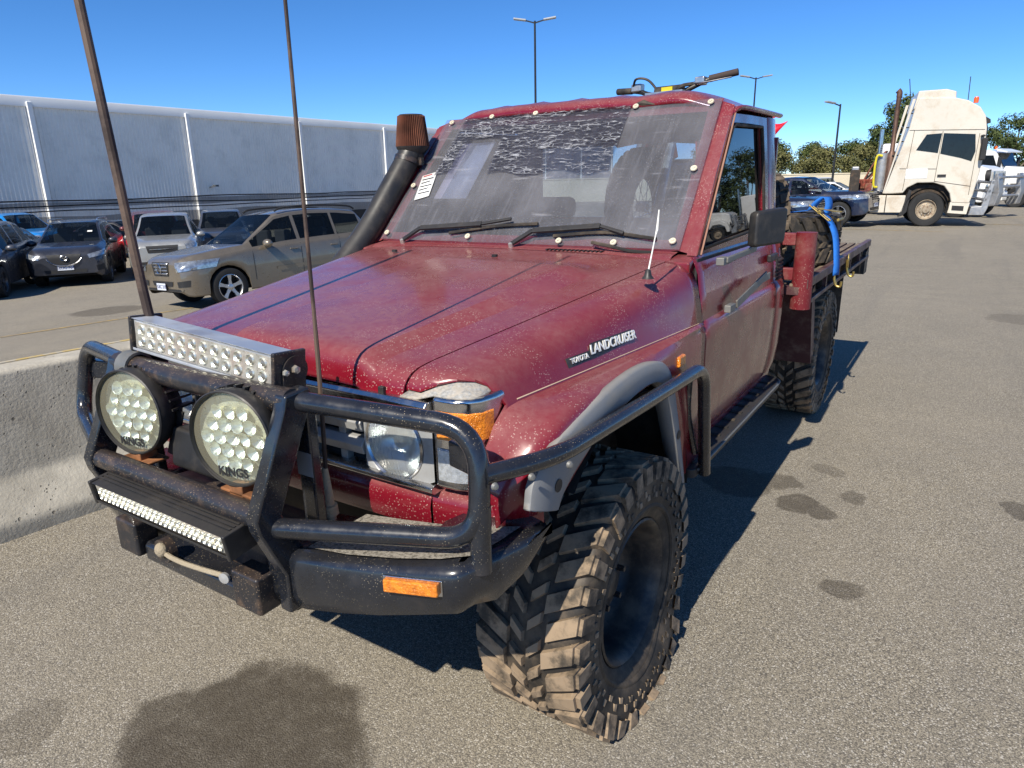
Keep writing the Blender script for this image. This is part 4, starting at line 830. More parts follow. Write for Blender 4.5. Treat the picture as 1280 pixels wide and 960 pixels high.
# ------------------------------------------------ tray, guards, chassis
M_redold = pm('faded red tray paint', (.15, .011, .016), .5, 0, var=.15, dirt=(.27, .16, .13), damt=.5, dscale=8, dlo=.42, dhi=.7, speck=(.45, .32, .26), sscale=110, sth=.22)
M_deck = pm('brown ribbed deck', (.16, .12, .085), .75, .1, dirt=(.3, .23, .15), damt=.6, dscale=6)
M_tray = pm('worn maroon tray steel', (.075, .03, .032), .45, .1, dirt=(.26, .2, .16), damt=.5, dscale=10, speck=(.35, .28, .22), sscale=120)
tray = MB().bx(-.90, .90, 1.97, 4.50, .98, 1.02).build('tray', M_tray, UT)
for k in range(30):
    MB().bx(-.89+k*.06, -.85+k*.06, 1.99, 4.49, 1.02, 1.032).build('deck_rib', M_deck, tray)
for s in (1, -1):
    MB().bx(min(s*.905, s*.94), max(s*.905, s*.94), 1.98, 4.52, 1.01, 1.06).build('tray_rail', M_tray, tray, bevel=.004)
    MB().bx(min(s*.905, s*.935), max(s*.905, s*.935), 1.98, 4.52, .915, .94).build('tray_rail', M_tray, tray, bevel=.004)
    for k in range(6): MB().bx(min(s*.91, s*.93), max(s*.91, s*.93), 2.12+k*.47, 2.15+k*.47, .94, 1.01).build('rail_stake', M_tray, tray)
    MB().tube([(s*.905, 2.02, .905), (s*.905, 2.02, 1.29)], .05, 20).build('headboard_post', M_redold, tray, smooth=40)
    q = MB(); q.prism([(2.56, .93), (2.62, .95), (2.80, .5), (2.78, .44), (2.73, .44), (2.55, .90)], (s*.56 if s > 0 else -.87, 0, 0), (0, 1, 0), (0, 0, 1), (1, 0, 0), .31); q.build('mud_guard', M_tray, tray)
    q = MB(); q.bx(min(s*.56, s*.88), max(s*.56, s*.88), 3.66, 3.675, .46, .97); q.build('mud_flap', M_rub, tray)
    q = MB(); q.prism([(4.36, .80), (4.52, .80), (4.53, 1.0), (4.36, .97)], (s*.60 if s > 0 else -.93, 0, 0), (0, 1, 0), (0, 0, 1), (1, 0, 0), .33); q.build('tail_lamp_box', M_plast, tray)
q = MB(); q.bx(-.86, .86, 1.99, 2.05, 1.225, 1.285); q.bx(-.86, .86, 1.995, 2.045, 1.05, 1.11); q.build('headboard', M_redold, tray, bevel=.005)
q = MB(); [q.bx(s*.42-.06, s*.42+.06, -.6, 4.4, .52, .68) for s in (1, -1)]; q.bx(-.42, .42, 2.5, 3.9, .62, .95); q.build('chassis', M_under, UT)
q = MB(); q.cyl((-.7, 0, .40), (.68, 0, .36), .06, 12); q.ball((.1, 0, .39), .15); q.build('front_axle', M_under, UT); q = MB(); q.cyl((-.7, 3.18, .4), (.7, 3.18, .4), .07, 12); q.ball((0, 3.18, .4), .17); q.build('rear_axle', M_under, UT)

# ------------------------------------------------ wheels with chunky mud tyres
def lugblock(mb, R_, th0, th1, x0, x1, sk, rb, rt, ins=.004):
    vs = []
    for r, i in ((rb, 0), (rt, ins)):
        for (th, x) in ((th0, x0), (th0, x1), (th1, x1), (th1, x0)):
            xx = x+(i if x == x0 else -i)*(1 if x1 > x0 else -1); tt = th+(i/r if th == th0 else -i/r)+sk*xx
            vs.append((xx, r*sin(tt), r*cos(tt)))
    f = [(4, 5, 6, 7), (0, 1, 5, 4), (1, 2, 6, 5), (2, 3, 7, 6), (3, 0, 4, 7)]
    mb.add(vs, f if x1 < x0 else [tuple(reversed(q)) for q in f])
def tyre_meshes(R0=.42, w=.15, N=33):
    ty = MB(); k = R0/.42
    pr = [(.213, .085), (.217, .118), (.235, .138), (.27, .152), (.31, .158), (.345, .158), (.372, .156), (.39, .149), (.399, .135), (.4035, .10), (.405, .05)]
    pr = [(a*k, b*w/.15) for a, b in pr]; pr = pr+[(a, -b) for a, b in reversed(pr)]
    ty.lathe(pr, (0, 0, 0), (1, 0, 0), 72); ty.lathe([(.262*k, .1505*w/.15), (.268*k, .156*w/.15), (.276*k, .1555*w/.15), (.28*k, .153*w/.15)], (0, 0, 0), (1, 0, 0), 72)
    tr = MB(); p = 2*pi/N
    for i in range(N):
        t = i*p
        for s in (1, -1):
            t2 = t+(p/2 if s < 0 else 0); a, b = (.062, .148) if i % 2 else (.05, .143)
            lugblock(tr, R0, t2, t2+p*.7, s*a*w/.15, s*(b+.006)*w/.15, s*1.3, .39*k, R0, .003)
            lugblock(tr, R0, t2+p*.02+s*s*1.3*.146, t2+p*.66+1.3*.146, s*.13*w/.15, s*.1645*w/.15, 0, .345*k if i % 2 else .358*k, .4095*k, .003)
            lugblock(tr, R0, t2+p*.5+.17, t2+p*.8+.17, s*.14*w/.15, s*.1618*w/.15, 0, .3*k, .316*k, .002)
            lugblock(tr, R0, t2+p*.1+.17, t2+p*.34+.17, s*.14*w/.15, s*.1625*w/.15, 0, .318*k, .337*k, .002)
        lugblock(tr, R0, t+p*.05, t+p*.48, -.048*w/.15, -.004*w/.15, -2.2, .39*k, R0); lugblock(tr, R0, t+p*.5, t+p*.95, .004*w/.15, .048*w/.15, 2.2, .39*k, R0)
    return ty, tr
def rim_parts():
    r = MB(); r.lathe([(.214, .118), (.224, .126), (.228, .136), (.222, .14), (.21, .128), (.2, .10), (.196, .05), (.19, .012), (.178, .0), (.165, .008), (.13, .03), (.095, .045), (.085, .05), (.0, .05)], (0, 0, 0), (1, 0, 0), 48)
    h = MB(); h.lathe([(.055, .048), (.052, .058), (.045, .062), (.04, .066), (.0, .067)], (0, 0, 0), (1, 0, 0), 20)
    n = MB(); [n.lathe([(.0, .03), (.01, .028), (.012, .0)], (.046, .072*sin(a), .072*cos(a)), (1, 0, 0), 6) for a in [2*pi*i/5 for i in range(5)]]
    return r, h, n
_ty, _tr = tyre_meshes(); _ri, _hu, _nu = rim_parts(); _v0 = [list(_ty.v), list(_tr.v)]
def flat_tyre(mb, vs, cz):
    out = []
    for p in vs:
        z = p.z+cz; x = p.x
        if z < .17: x += (1 if x > 0 else -1)*.035*sst(.17, .03, z)*min(1, abs(x)/.12)
        if z < .004: x += (1 if x > 0 else -1)*min(.03, (.004-z)*.45); z = .004+(.004-z)*-.02
        out.append(V((x, p.y, z-cz)))
    mb.v = out
TYRE_SHARED = None
def wheel(x, y, z, s, flat, lab, steer=0.):
    global TYRE_SHARED
    e = bpy.data.objects.new('wheel', None); COL.objects.link(e); e.parent = UT; e.location = (x, y, z); e.rotation_euler = (0, 0, (0 if s > 0 else pi)+steer)
    if lab: e['label'] = lab
    if flat:
        flat_tyre(_ty, _v0[0], z); flat_tyre(_tr, _v0[1], z); ms = (_ty.mesh('tyre', M_rub, 40), _tr.mesh('tread', M_lug, 0)); _ty.v, _tr.v = _v0
    else:
        if TYRE_SHARED is None: TYRE_SHARED = (_ty.mesh('tyre', M_rub, 40), _tr.mesh('tread', M_lug, 0))
        ms = TYRE_SHARED
    for nm, me in zip(('tyre', 'tread'), ms):
        o = bpy.data.objects.new(nm, me); COL.objects.link(o); o.parent = e
        if nm == 'tread' and s > 0: k = o.modifiers.new('bevel', 'BEVEL'); k.width = .0032; k.segments = 2; k.limit_method = 'ANGLE'; k.angle_limit = radians(40)
    for nm, me in (('rim', _ri), ('hub', _hu), ('wheel_nuts', _nu)): me.build(nm, M_rim if nm != 'wheel_nuts' else M_rustblk, e, smooth=45)
wheel(.742, 0, .358, 1, True, 'deflated muddy front tyre on black rim'); wheel(-.742, 0, .405, -1, False, None)
wheel(.72, 3.18, .412, 1, False, None); wheel(-.72, 3.18, .412, -1, False, None)
# ---------------------------------------------------------------- things carried on the tray
SP = thing('spare_tyre', 'worn mud tyre lying flat on the ute tray under the blue strap', 'tyre', (.50, 3.02, 1.034))
_a, _b = tyre_meshes(.42, .132, 30); rot = Matrix.Rotation(-pi/2, 4, 'Y')
for mb_, nm, mt, sm in ((_a, 'tyre_body', M_rub, 40), (_b, 'tread', M_rub, 0)):
    mb_.xf(Matrix.Translation((0, 0, .146)) @ rot); mb_.build(nm, mt, SP, smooth=sm)
KT = thing('knobby_tyre', 'muddy knobby motorbike tyre standing upright behind the cab', 'tyre', (.60, 2.34, 1.033))
_a, _b = tyre_meshes(.27, .075, 22); M_mudtyre = pm('muddy knobby rubber', (.09, .07, .05), .9, dirt=(.25, .19, .13), damt=.8, dscale=14)
for mb_, nm, mt, sm in ((_a, 'tyre_body', M_rub, 40), (_b, 'tread', M_mudtyre, 0)):
    mb_.xf(Matrix.Translation((0, 0, .272)) @ Matrix.Rotation(.5, 4, 'Z')); mb_.build(nm, mt, KT, smooth=sm)
# blue ratchet strap
M_strap = pm('blue webbing', (.012, .14, .52), .7, var=.15, vs=30, bump=.3, bscale=300); M_gold = pm('zinc yellow buckle', (.42, .31, .1), .4, .8, dirt=(.12, .09, .06), damt=.5, dscale=40)
STR = thing('ratchet_strap', 'bright blue ratchet strap pulled over the tyre and hooked to the tray rail', 'strap', (.9, 3.0, 1.05))
def web(pts, w, side):
    s = V(side).normalized()*w/2; P = catmull(pts, 5); return MB().grid([[p+s, p-s] for p in P])
def sb(mb, nm, mt, **k):
    mb.v = [p-V((.9, 3.0, 1.05)) for p in mb.v]; return mb.build(nm, mt, STR, **k)
sb(web([(-.9, 2.72, 1.06), (-.2, 2.75, 1.35), (.1, 2.76, 1.337), (.5, 2.78, 1.338), (.76, 2.80, 1.362)], .05, (0, 1, 0)), 'webbing', M_strap, smooth=180, solid=.003)
sb(web([(.82, 2.80, 1.347), (.875, 2.79, 1.312), (.925, 2.78, 1.22), (.95, 2.76, 1.08), (.956, 2.75, .99)], .05, (.5, .85, .1)), 'webbing', M_strap, smooth=180, solid=.003)
sb(web([(.77, 2.80, 1.362), (.80, 2.82, 1.412), (.84, 2.86, 1.437), (.86, 2.86, 1.392), (.85, 2.84, 1.332)], .055, (.6, .8, 0)), 'webbing', M_strap, smooth=180, solid=.003)
q = MB()
for d in (-.032, .032):
    q.bar((.77, 2.79+d, 1.392), (.89, 2.77+d, 1.302), .006, .035, (0, 1, 0)); q.bar((.81, 2.82+d, 1.372), (.93, 2.86+d, 1.35), .005, .03, (0, 1, 0))
q.cyl((.83, 2.73, 1.352), (.83, 2.87, 1.352), .012, 10); q.cyl((.93, 2.78, 1.307), (.93, 2.94, 1.307), .009, 8); sb(q, 'ratchet', M_gold, bevel=.002)
for y in (2.75, 3.25):
    q = MB(); q.tube(catmull([(.944, y, 1.03), (.948, y, .97), (.962, y, .93), (.985, y, .925), (.99, y, .955)], 4), .007, 8); q.tube(catmull([(.944, y+.02, 1.03), (.948, y+.02, .97), (.962, y+.01, .93)], 4), .006, 8); sb(q, 'strap_hook', M_gold)
q = MB(); q.add([(.95, 3.22, 1.07), (.95, 3.27, 1.07), (.953, 3.26, .98), (.953, 3.23, .98)], [(0, 1, 2, 3)]); sb(q, 'hook_tab', M_gold, solid=.004)
# dirt bike tied up behind the cab
BK = thing('dirt_bike', 'red dirt bike standing on the tray with its handlebar above the cab roof', 'motorbike', (.07, 2.86, 1.075), radians(-8))
M_bkred = pm('red bike plastic', (.62, .012, .03), .35, var=.05); M_bar = pm('bar metal', (.06, .055, .05), .4, .7); M_sil = pm('cast silver', (.5, .5, .5), .35, .9); M_yel = pm('yellow sticker', (.6, .5, .02), .5)
for y, r in ((-.72, .33), (.72, .32)):      # local: front wheel towards the cab
    e = bpy.data.objects.new('wheel', None); COL.objects.link(e); e.parent = BK; e.location = (0, y, r)
    a, b = tyre_meshes(r, .05, 30); a.build('tyre', M_rub, e); b.build('tread', M_mudtyre, e, smooth=0)
    q = MB(); q.lathe([(.02, -.03), (.03, -.03), (.03, .03), (.02, .03)], (0, 0, 0), (1, 0, 0), 12)
    for k in range(18): a_ = 2*pi*k/18; q.cyl((.02*(-1)**k, .03*sin(a_), .03*cos(a_)), (0, r*.52*sin(a_+.3), r*.52*cos(a_+.3)), .0025, 4)
    q.build('spokes', M_sil, e)
q = MB()
for s in (1, -1): q.tube([(s*.1, -.72, .33), (s*.1, -.50, .93)], [.028, .024], 10)
q.box((0, -.54, .82), (.26, .06, .04)); q.box((0, -.50, .95), (.24, .07, .035)); q.build('fork', M_sil, BK)
q = MB(); q.tube(catmull([(0, -.5, .9), (0, -.2, .82), (0, .25, .72), (0, .3, .4)], 5), .03, 8); q.tube(catmull([(0, -.48, .8), (0, -.4, .4), (0, -.1, .2), (0, .28, .3)], 5), .025, 8); q.tube([(.08, .25, .4), (.08, .72, .32)], .022, 8); q.tube([(-.08, .25, .4), (-.08, .72, .32)], .022, 8); q.build('frame_tubes', M_bar, BK)
MB().box((0, -.08, .42), (.22, .4, .36)).build('engine', M_sil, BK, bevel=.04)
q = MB(); rows = [[(x*w_, y, z-abs(x)**2*.12) for x in (-1, -.5, 0, .5, 1)] for y, w_, z in ((-.42, .17, .84), (-.2, .16, .86), (.05, .1, .85), (.4, .1, .86), (.72, .085, .88))]; q.grid(rows); q.build('seat', M_rub, BK, smooth=180, solid=.06)
q = MB(); rows = [[(x*w_, y, z-abs(x)**2*.05) for x in (-1, -.5, 0, .5, 1)] for y, w_, z in ((.62, .1, .84), (.85, .11, .83), (1.02, .08, .85), (1.15, .012, .86))]; q.grid(rows); q.build('rear_fender', M_bkred, BK, smooth=180, solid=.006)
q = MB(); rows = [[(x*w_, y, z-abs(x)**2*.05) for x in (-1, 0, 1)] for y, w_, z in ((-1.08, .05, .70), (-.8, .09, .74), (-.5, .07, .76))]; q.grid(rows); q.build('front_fender', M_bkred, BK, smooth=180, solid=.006)
for s in (1, -1):
    q = MB(); q.prism([(-.46, .78), (-.1, .84), (.0, .62), (-.4, .5)], (s*.17, 0, 0), (0, 1, 0), (0, 0, 1), (s, 0, 0), .01); q.build('tank_shroud', M_bkred, BK)
hb = MB().tube(fillet([(-.36, -.42, 1.005), (-.22, -.44, .995), (-.1, -.49, .955), (.1, -.49, .955), (.22, -.44, 1.015), (.38, -.40, 1.04)], .06, 5), .014, 10).build('handlebar', M_bar, BK, smooth=60)
MB().tube([(.235, -.4375, 1.018), (.385, -.40, 1.042)], .019, 12).build('grip', pm('brown grip', (.05, .035, .03), .8), hb); MB().tube([(-.38, -.42, 1.006), (-.27, -.43, 1.0)], .019, 12).build('grip', M_rub, hb)
for x_, w_ in ((.19, .06), (-.22, .07)): q = MB(); q.box((x_, -.45, 1.01), (w_, .05, .045)); q.build('switch_block', M_sil, hb, bevel=.008)
MB().tube(catmull([(.16, -.47, 1.0), (.24, -.50, .995), (.38, -.47, 1.01)], 5), [.009]*6+[.006]*5, 8, flat=.6).build('brake_lever', M_sil, hb)
MB().tube(catmull([(-.24, -.47, 1.02), (-.2, -.5, 1.055), (-.12, -.5, 1.04), (-.04, -.5, .96)], 5), .007, 6).build('cable', M_rub, hb)
MB().tube(catmull([(.16, -.46, 1.0), (.1, -.52, .985), (.05, -.52, .94)], 4), .01, 6).build('cable', M_rub, hb)
q = MB(); q.cyl((-.07, -.49, .97), (.1, -.49, .97), .03, 12); q.build('bar_pad', M_rub, hb); MB().bx(-.02, .05, -.522, -.515, .955, .99).build('pad_sticker', M_yel, hb)
# red pennant on a thin rod behind the cab
FL = thing('safety_flag', 'red pennant flag on a thin rod sticking out behind the cab roof', 'flag', (.585, 2.3, 1.033))
MB().tube([(0, 0, 0), (0, 0, .82)], .005, 6).build('flag_rod', M_plast, FL)
rows = []
for k in range(9):
    u = k/8; rows.append([(.005+u*.115, .012*sin(u*5), .79+.012*u+.004*sin(u*7)), (.005+u*.115, .012*sin(u*5+.5), .685+(.105+.012)*u)])
MB().grid(rows).build('pennant', M_bkred, FL, smooth=180, solid=.0015)
# ---------------------------------------------------------------- parked cars
from mathutils.bvhtree import BVHTree
M_tyre = pm('car tyre', (.018, .018, .018), .75, var=.2); M_alloy = pm('silver alloy', (.55, .55, .55), .28, .9, var=.05); M_dkalloy = pm('dark alloy', (.12, .12, .125), .35, .8)
M_cglass = glassmat('car glass', (.006, .008, .01), .02, .55); M_clad = pm('black cladding', (.02, .02, .021), .6); M_well = pm('wheel well', (.008, .008, .008), .9)
M_hl = pm('car headlamp', (.42, .44, .45), .08, .65, var=.35, vs=14, coat=1.); M_tl = pm('red tail lamp', (.5, .01, .012), .15, var=.2, vs=20, coat=1.); M_plate = pm('number plate', (.62, .66, .74), .5, var=.03); M_pltx = pm('plate text', (.02, .03, .12), .6)
def cpaint(nm, c, metal=.35, rough=.32): return pm(nm, c, rough, metal, var=.05, vs=1.5, dirt=(.3, .25, .2), damt=.22, dscale=2.5, updirt=.08, coat=.9, coatr=.05)
def carwheel_meshes(R_, w, spokes, rr=.66):
    ty = MB(); ri = R_*rr
    ty.lathe([(ri, w*.42), (ri*1.03, w*.5), (R_*.9, w*.52), (R_*.97, w*.47), (R_, w*.36), (R_, -w*.36), (R_*.97, -w*.47), (R_*.9, -w*.52), (ri, -w*.45)], (0, 0, 0), (0, 1, 0), 36)
    rm = MB(); rm.lathe([(ri*1.0, w*.44), (ri*1.02, w*.47), (ri*.97, w*.48), (ri*.93, w*.42), (ri*.9, w*.0), (ri*.88, -w*.2)], (0, 0, 0), (0, 1, 0), 36)
    for k in range(spokes):
        a = 2*pi*k/spokes; d = V((sin(a), 0, cos(a))); s_ = V((cos(a), 0, -sin(a))); y0, y1 = w*.4, w*.44; vs = []
        for dist, wd, yy in ((ri*.12, ri*.16, y0), (ri*.55, ri*.11, w*.42), (ri*.95, ri*.17, y1)): vs += [d*dist+s_*wd+V((0, yy, 0)), d*dist-s_*wd+V((0, yy, 0)), d*dist-s_*wd*1.1+V((0, yy-.03, 0)), d*dist+s_*wd*1.1+V((0, yy-.03, 0))]
        rm.add(vs, [(0, 1, 5, 4), (4, 5, 9, 8), (3, 0, 4, 7), (7, 4, 8, 11), (1, 2, 6, 5), (5, 6, 10, 9)])
    rm.lathe([(ri*.26, w*.36), (ri*.24, w*.44), (ri*.12, w*.47), (0, w*.47)], (0, 0, 0), (0, 1, 0), 16); wd_ = MB().lathe([(ri*.9, w*.05), (.02, w*.05)], (0, 0, 0), (0, 1, 0), 24)
    return ty.mesh('tyre', M_tyre, 40), rm, wd_.mesh('brake_disc', M_well, 0)
_cw = {}
def car(name, label, cat, loc, rz, paint, P, group='cars parked in the yard', wheelmat=None, detail=()):
    """P: L W H fo wb wr, prof [(d,z)] centre line, belt [(d,z)], tw [(d,half width of the roof or bonnet edge)], spans of side glass, cowl, rf, rr, rb"""
    L, W_, fo, wb, wr = P['L'], P['W'], P['fo'], P['wb'], P['wr']
    T = thing(name, label, cat, (loc[0], loc[1], gz(loc[0], loc[1])), 0, group, gtilt(loc[0], loc[1], rz))
    cow_, rf, rr_, rb = P['cowl'], P['rf'], P['rr'], P['rb']; cut = set()
    for a, b in P['glass']: cut |= {a, b}
    for xw in (fo, fo+wb): cut |= {xw+(wr+.06)*cos(pi*k/10) for k in range(11)}
    cut |= {0, .03, .08, .16, .3, cow_, rf, rr_, rb, L-.3, L-.14, L-.05, L}; cut |= {cow_+(rf-cow_)*k/4 for k in range(5)}; cut |= {rf+(rr_-rf)*k/5 for k in range(6)}; cut |= {rr_+(rb-rr_)*k/3 for k in range(4)}
    D = sorted(cut); D = [d for i, d in enumerate(D) if i == 0 or d-D[i-1] > .012]
    zb0 = P.get('zb', .24); X = lambda d: L/2-d
    def sec(d):
        zt = lerp(d, *zip(*P['prof'])); zbt = min(lerp(d, *zip(*P['belt'])), zt-.03); tw = lerp(d, *zip(*P['tw']))
        nose = 1-P.get('np', .16)*(1-min(1, d/.42))**2.2; tail = 1-.1*(1-min(1, (L-d)/.3))**2.2; k = nose*tail; w = W_*k
        ar = zb0
        for xw in (fo, fo+wb):
            q = (wr+.06)**2-(d-xw)**2
            if q > 0: ar = max(ar, wr+sqrt(q)*.97)
        ins = .05*(1-min(1, d/.1))+.03*(1-min(1, (L-d)/.1))
        tw = min(tw*k, w-.02); za = max(ar, zb0+ins*2); zm = max(.5*(zb0+zbt)+.06, za+.06)
        zm = min(zm, zbt-.09)
        za = min(za, zm-.03)
        gl = zt-.055*min(1, max(.15, (zt-zbt)/.4)) if zt-zbt > .12 else zt-.02
        return [(w-.035-ins, za), (w-.008, za+.025), (w, zm), (w-.008, zbt-.07), (w-.03, zbt-.015), (w-.045, zbt), (w-.05+(tw-w+.05)*.1, zbt+(gl-zbt)*.1), (w-.05+(tw-w+.05)*.9, zbt+(gl-zbt)*.9), (tw, gl), (tw-.06, gl+(zt-gl)*.55), (tw*.7, gl+(zt-gl)*.88), (tw*.35, zt-.002), (0, zt)]
    S = [sec(d) for d in D]; parts = {'body': MB(), 'windscreen': MB(), 'rear_glass': MB()}; sides = {}
    for i in range(len(D)-1):
        m_ = (D[i]+D[i+1])/2
        for k in range(12):
            key = 'body'
            if k in (9, 10, 11) and cow_ < m_ < rf: key = 'windscreen'
            if k in (9, 10, 11) and rr_ < m_ < rb: key = 'rear_glass'
            if k == 6 and S[i][7][1]-S[i][6][1] > .03 or (k == 6 and S[i+1][7][1]-S[i+1][6][1] > .03):
                for gi, (a, b) in enumerate(P['glass']):
                    if a-.001 < m_ < b+.001: key = ('g', gi)
            for s in (1, -1):
                v = [(X(D[i]), s*S[i][k][0], S[i][k][1]), (X(D[i+1]), s*S[i+1][k][0], S[i+1][k][1]), (X(D[i+1]), s*S[i+1][k+1][0], S[i+1][k+1][1]), (X(D[i]), s*S[i][k+1][0], S[i][k+1][1])]
                mb_ = parts[key] if isinstance(key, str) else sides.setdefault((key[1], s), MB()); mb_.add(v, [(0, 1, 2, 3) if s > 0 else (3, 2, 1, 0)])
    for i in (0, -1):
        ring = [(X(D[i]), y, z) for y, z in S[i]]+[(X(D[i]), -y, z) for y, z in reversed(S[i][:-1])]; parts['body'].add(ring, [tuple(range(len(ring))) if i else tuple(range(len(ring)-1, -1, -1))])
    def weld(mb_):
        d = {}; nv = []; mp = []
        for p in mb_.v:
            k = (round(p.x, 4), round(p.y, 4), round(p.z, 4))
            if k not in d: d[k] = len(nv); nv.append(p)
            mp.append(d[k])
        mb_.v = nv; F_ = []; mi = []
        for f in mb_.f:
            g_ = []
            for j in (mp[j] for j in f):
                if j not in g_: g_.append(j)
            if len(g_) > 2: F_.append(tuple(g_)); mi.append(0)
        mb_.f, mb_.mi = F_, mi; return mb_
    for k in parts: weld(parts[k])
    bo = parts['body'].build('body', paint, T, smooth=38); allm = MB()
    for mb_ in list(parts.values())+list(sides.values()): allm.add(mb_.v, mb_.f)
    bvh = BVHTree.FromPolygons(allm.v, allm.f)
    gm = P.get('gmat', M_cglass)
    parts['windscreen'].build('windscreen', gm, T, smooth=60); parts['rear_glass'].build('rear_glass', gm, T, smooth=60)
    for (gi, s), mb_ in sides.items(): weld(mb_).build('side_window', gm, T, smooth=60)
    # dark inside and underneath
    q = MB(); q.bx(X(L-.25), X(.25), -W_+.16, W_-.16, zb0+.02, .55); q.build('underbody', M_well, T)
    q = MB(); q.bx(X(rb-.35), X(cow_+.1), -W_+.14, W_-.14, .55, lerp(cow_+.5, *zip(*P['belt']))-.06); q.build('cabin_floor', M_int, T)
    for d in (rf+.35, rf+1.25):
        for s in (.36, -.36): q = MB(); q.box((X(d), s*W_/.9, 1.0*P['H']/1.7), (.14, .46, .62)); q.box((X(d)-.02, s*W_/.9, 1.38*P['H']/1.7), (.08, .24, .16)); q.build('car_seat', M_seat, T, bevel=.04)
    key = (round(wr, 3), P.get('sp', 5)); wm = wheelmat or M_alloy
    if key not in _cw: _cw[key] = carwheel_meshes(wr, .235, P.get('sp', 5))
    for xw in (fo, fo+wb):
        for s in (1, -1):
            e = bpy.data.objects.new('wheel', None); COL.objects.link(e); e.parent = T; e.location = (X(xw), s*(W_-.13), wr); e.rotation_euler = (0, 0, 0 if s > 0 else pi)
            o = bpy.data.objects.new('tyre', _cw[key][0]); COL.objects.link(o); o.parent = e
            o = _cw[key][1].build('rim', wm, e, smooth=40); o = bpy.data.objects.new('brake_disc', _cw[key][2]); COL.objects.link(o); o.parent = e
    # drape(quad corners in car space seen along dirv) -> a patch lying on the bodywork
    def drape(c4, dirv, nm, mat, n=8, m=5, off=.006, parent=None, thick=.0):
        dv = V(dirv).normalized(); c4 = [V(p) for p in c4]; rows = []
        for j in range(m+1):
            r = []
            for i in range(n+1):
                u, v = i/n, j/m; p = (c4[0]*(1-u)+c4[1]*u)*(1-v)+(c4[3]*(1-u)+c4[2]*u)*v
                h = bvh.ray_cast(p-dv*3, dv, 8)
                r.append(h[0]-dv*off if h[0] is not None else None)
            rows.append(r)
        fl = [p for r in rows for p in r]; mb_ = MB(); mb_.grid([[p or V() for p in r] for r in rows]); mb_.f = [f for f in mb_.f if all(fl[i] is not None for i in f)]; mb_.mi = [0]*len(mb_.f)
        for i, p in enumerate(fl):
            if p is None: mb_.v[i] = next(q for q in fl if q is not None) if any(q is not None for q in fl) else V()
        return mb_.build(nm, mat, parent or T, smooth=60)
    return T, X, drape, bo
def fillplate(T, X, d, z, txt='1ECD 264', nm='number_plate', y=0, back=False, w=.37, h=.13, nx=1):
    s = -1 if back else 1; x = X(d)+s*.01; q = MB(); q.bx(min(x, x+s*.012), max(x, x+s*.012), y-w/2, y+w/2, z-h/2, z+h/2); o = q.build(nm, M_plate, T, bevel=.004)
    textmesh(txt, .095, .001, 'plate_lettering', M_pltx, o, frame((x+s*.0135, y, z), (0, s, 0), (0, 0, 1)), 0, .001)
def mirrors(T, X, d, z, W_, mat):
    for s in (1, -1): q = MB(); q.ball((X(d), s*(W_+.07), z), (.09, .125, .085), 14, 10); q.box((X(d)-.02, s*(W_-.03), z-.05), (.07, .14, .04)); q.build('wing_mirror', mat, T, smooth=60)
def handles(T, X, ds, z, W_, mat):
    for d in ds:
        for s in (1, -1): q = MB(); q.box((X(d), s*(W_-.002), z), (.2, .03, .03)); q.build('door_handle', mat, T, bevel=.012)
def seams(drape, T, ds, W_, z0, z1, L):
    for d in ds:
        for s in (1, -1): drape([(L/2-d-.006, s*2, z0), (L/2-d+.006, s*2, z0), (L/2-d+.006, s*2, z1), (L/2-d-.006, s*2, z1)], (0, -s, 0), 'door_seam', M_clad, 1, 8, .002)

SUV = dict(L=4.78, W=.94, H=1.78, fo=.87, wb=2.915, wr=.37, zb=.27, cowl=1.32, rf=2.12, rr=4.2, rb=4.62, sp=5, np=.17,
    prof=[(0, .88), (.03, .93), (.08, .97), (.16, 1.005), (.3, 1.04), (.8, 1.105), (1.32, 1.15), (2.12, 1.69), (2.4, 1.745), (2.9, 1.775), (3.6, 1.75), (4.2, 1.68), (4.62, 1.15), (4.7, 1.08), (4.78, .98)],
    belt=[(0, .80), (.08, .86), (.3, .93), (1.3, 1.06), (2.2, 1.09), (3.4, 1.13), (4.6, 1.16), (4.78, .95)], tw=[(0, .72), (.3, .76), (1.32, .80), (1.7, .72), (2.12, .66), (3.6, .66), (4.2, .62), (4.62, .72), (4.78, .75)],
    glass=[(1.45, 2.48), (2.56, 3.44), (3.50, 4.20)])
# gold four-wheel drive wagon
pg = cpaint('gold beige paint', (.205, .172, .128), .5)
hd = radians(-97); fw = V((cos(hd), sin(hd)))
axle = V((-10.31, 6.41)); lat = V((-fw.y, fw.x)); mlc = axle-lat*.82-fw*(4.78/2-.87)
T, X, dr, bo = car('station_wagon', 'gold beige luxury SUV parked side-on across from the ute bonnet', 'car', (mlc.x, mlc.y), hd, pg, SUV)
gq = dr([(3, -.36, .92), (3, .36, .92), (3, .30, .66), (3, -.30, .66)], (-1, 0, 0), 'grille', M_clad, 8, 5, .012)
for k in range(4): z = .70+.062*k; w = .29+.015*k; MB().grid([[V((X(0)+.026-.03*(y/.4)**2, y, z+dz)) for y in [-w+2*w*i/8 for i in range(9)]] for dz in (-.012, .018)]).build('grille_slat', M_alloy, gq, smooth=60, solid=.012)
q = MB(); q.lathe([(.082, 0), (.095, .006), (.105, 0)], (X(0)+.045, 0, .80), (1, 0, 0), 28); [q.bar((X(0)+.047, 0, .80), (X(0)+.047, .092*sin(a), .80+.092*cos(a)), .012, .022, (1, 0, 0)) for a in (0, 2.094, 4.189)]; q.build('grille_star', M_chrome, gq)
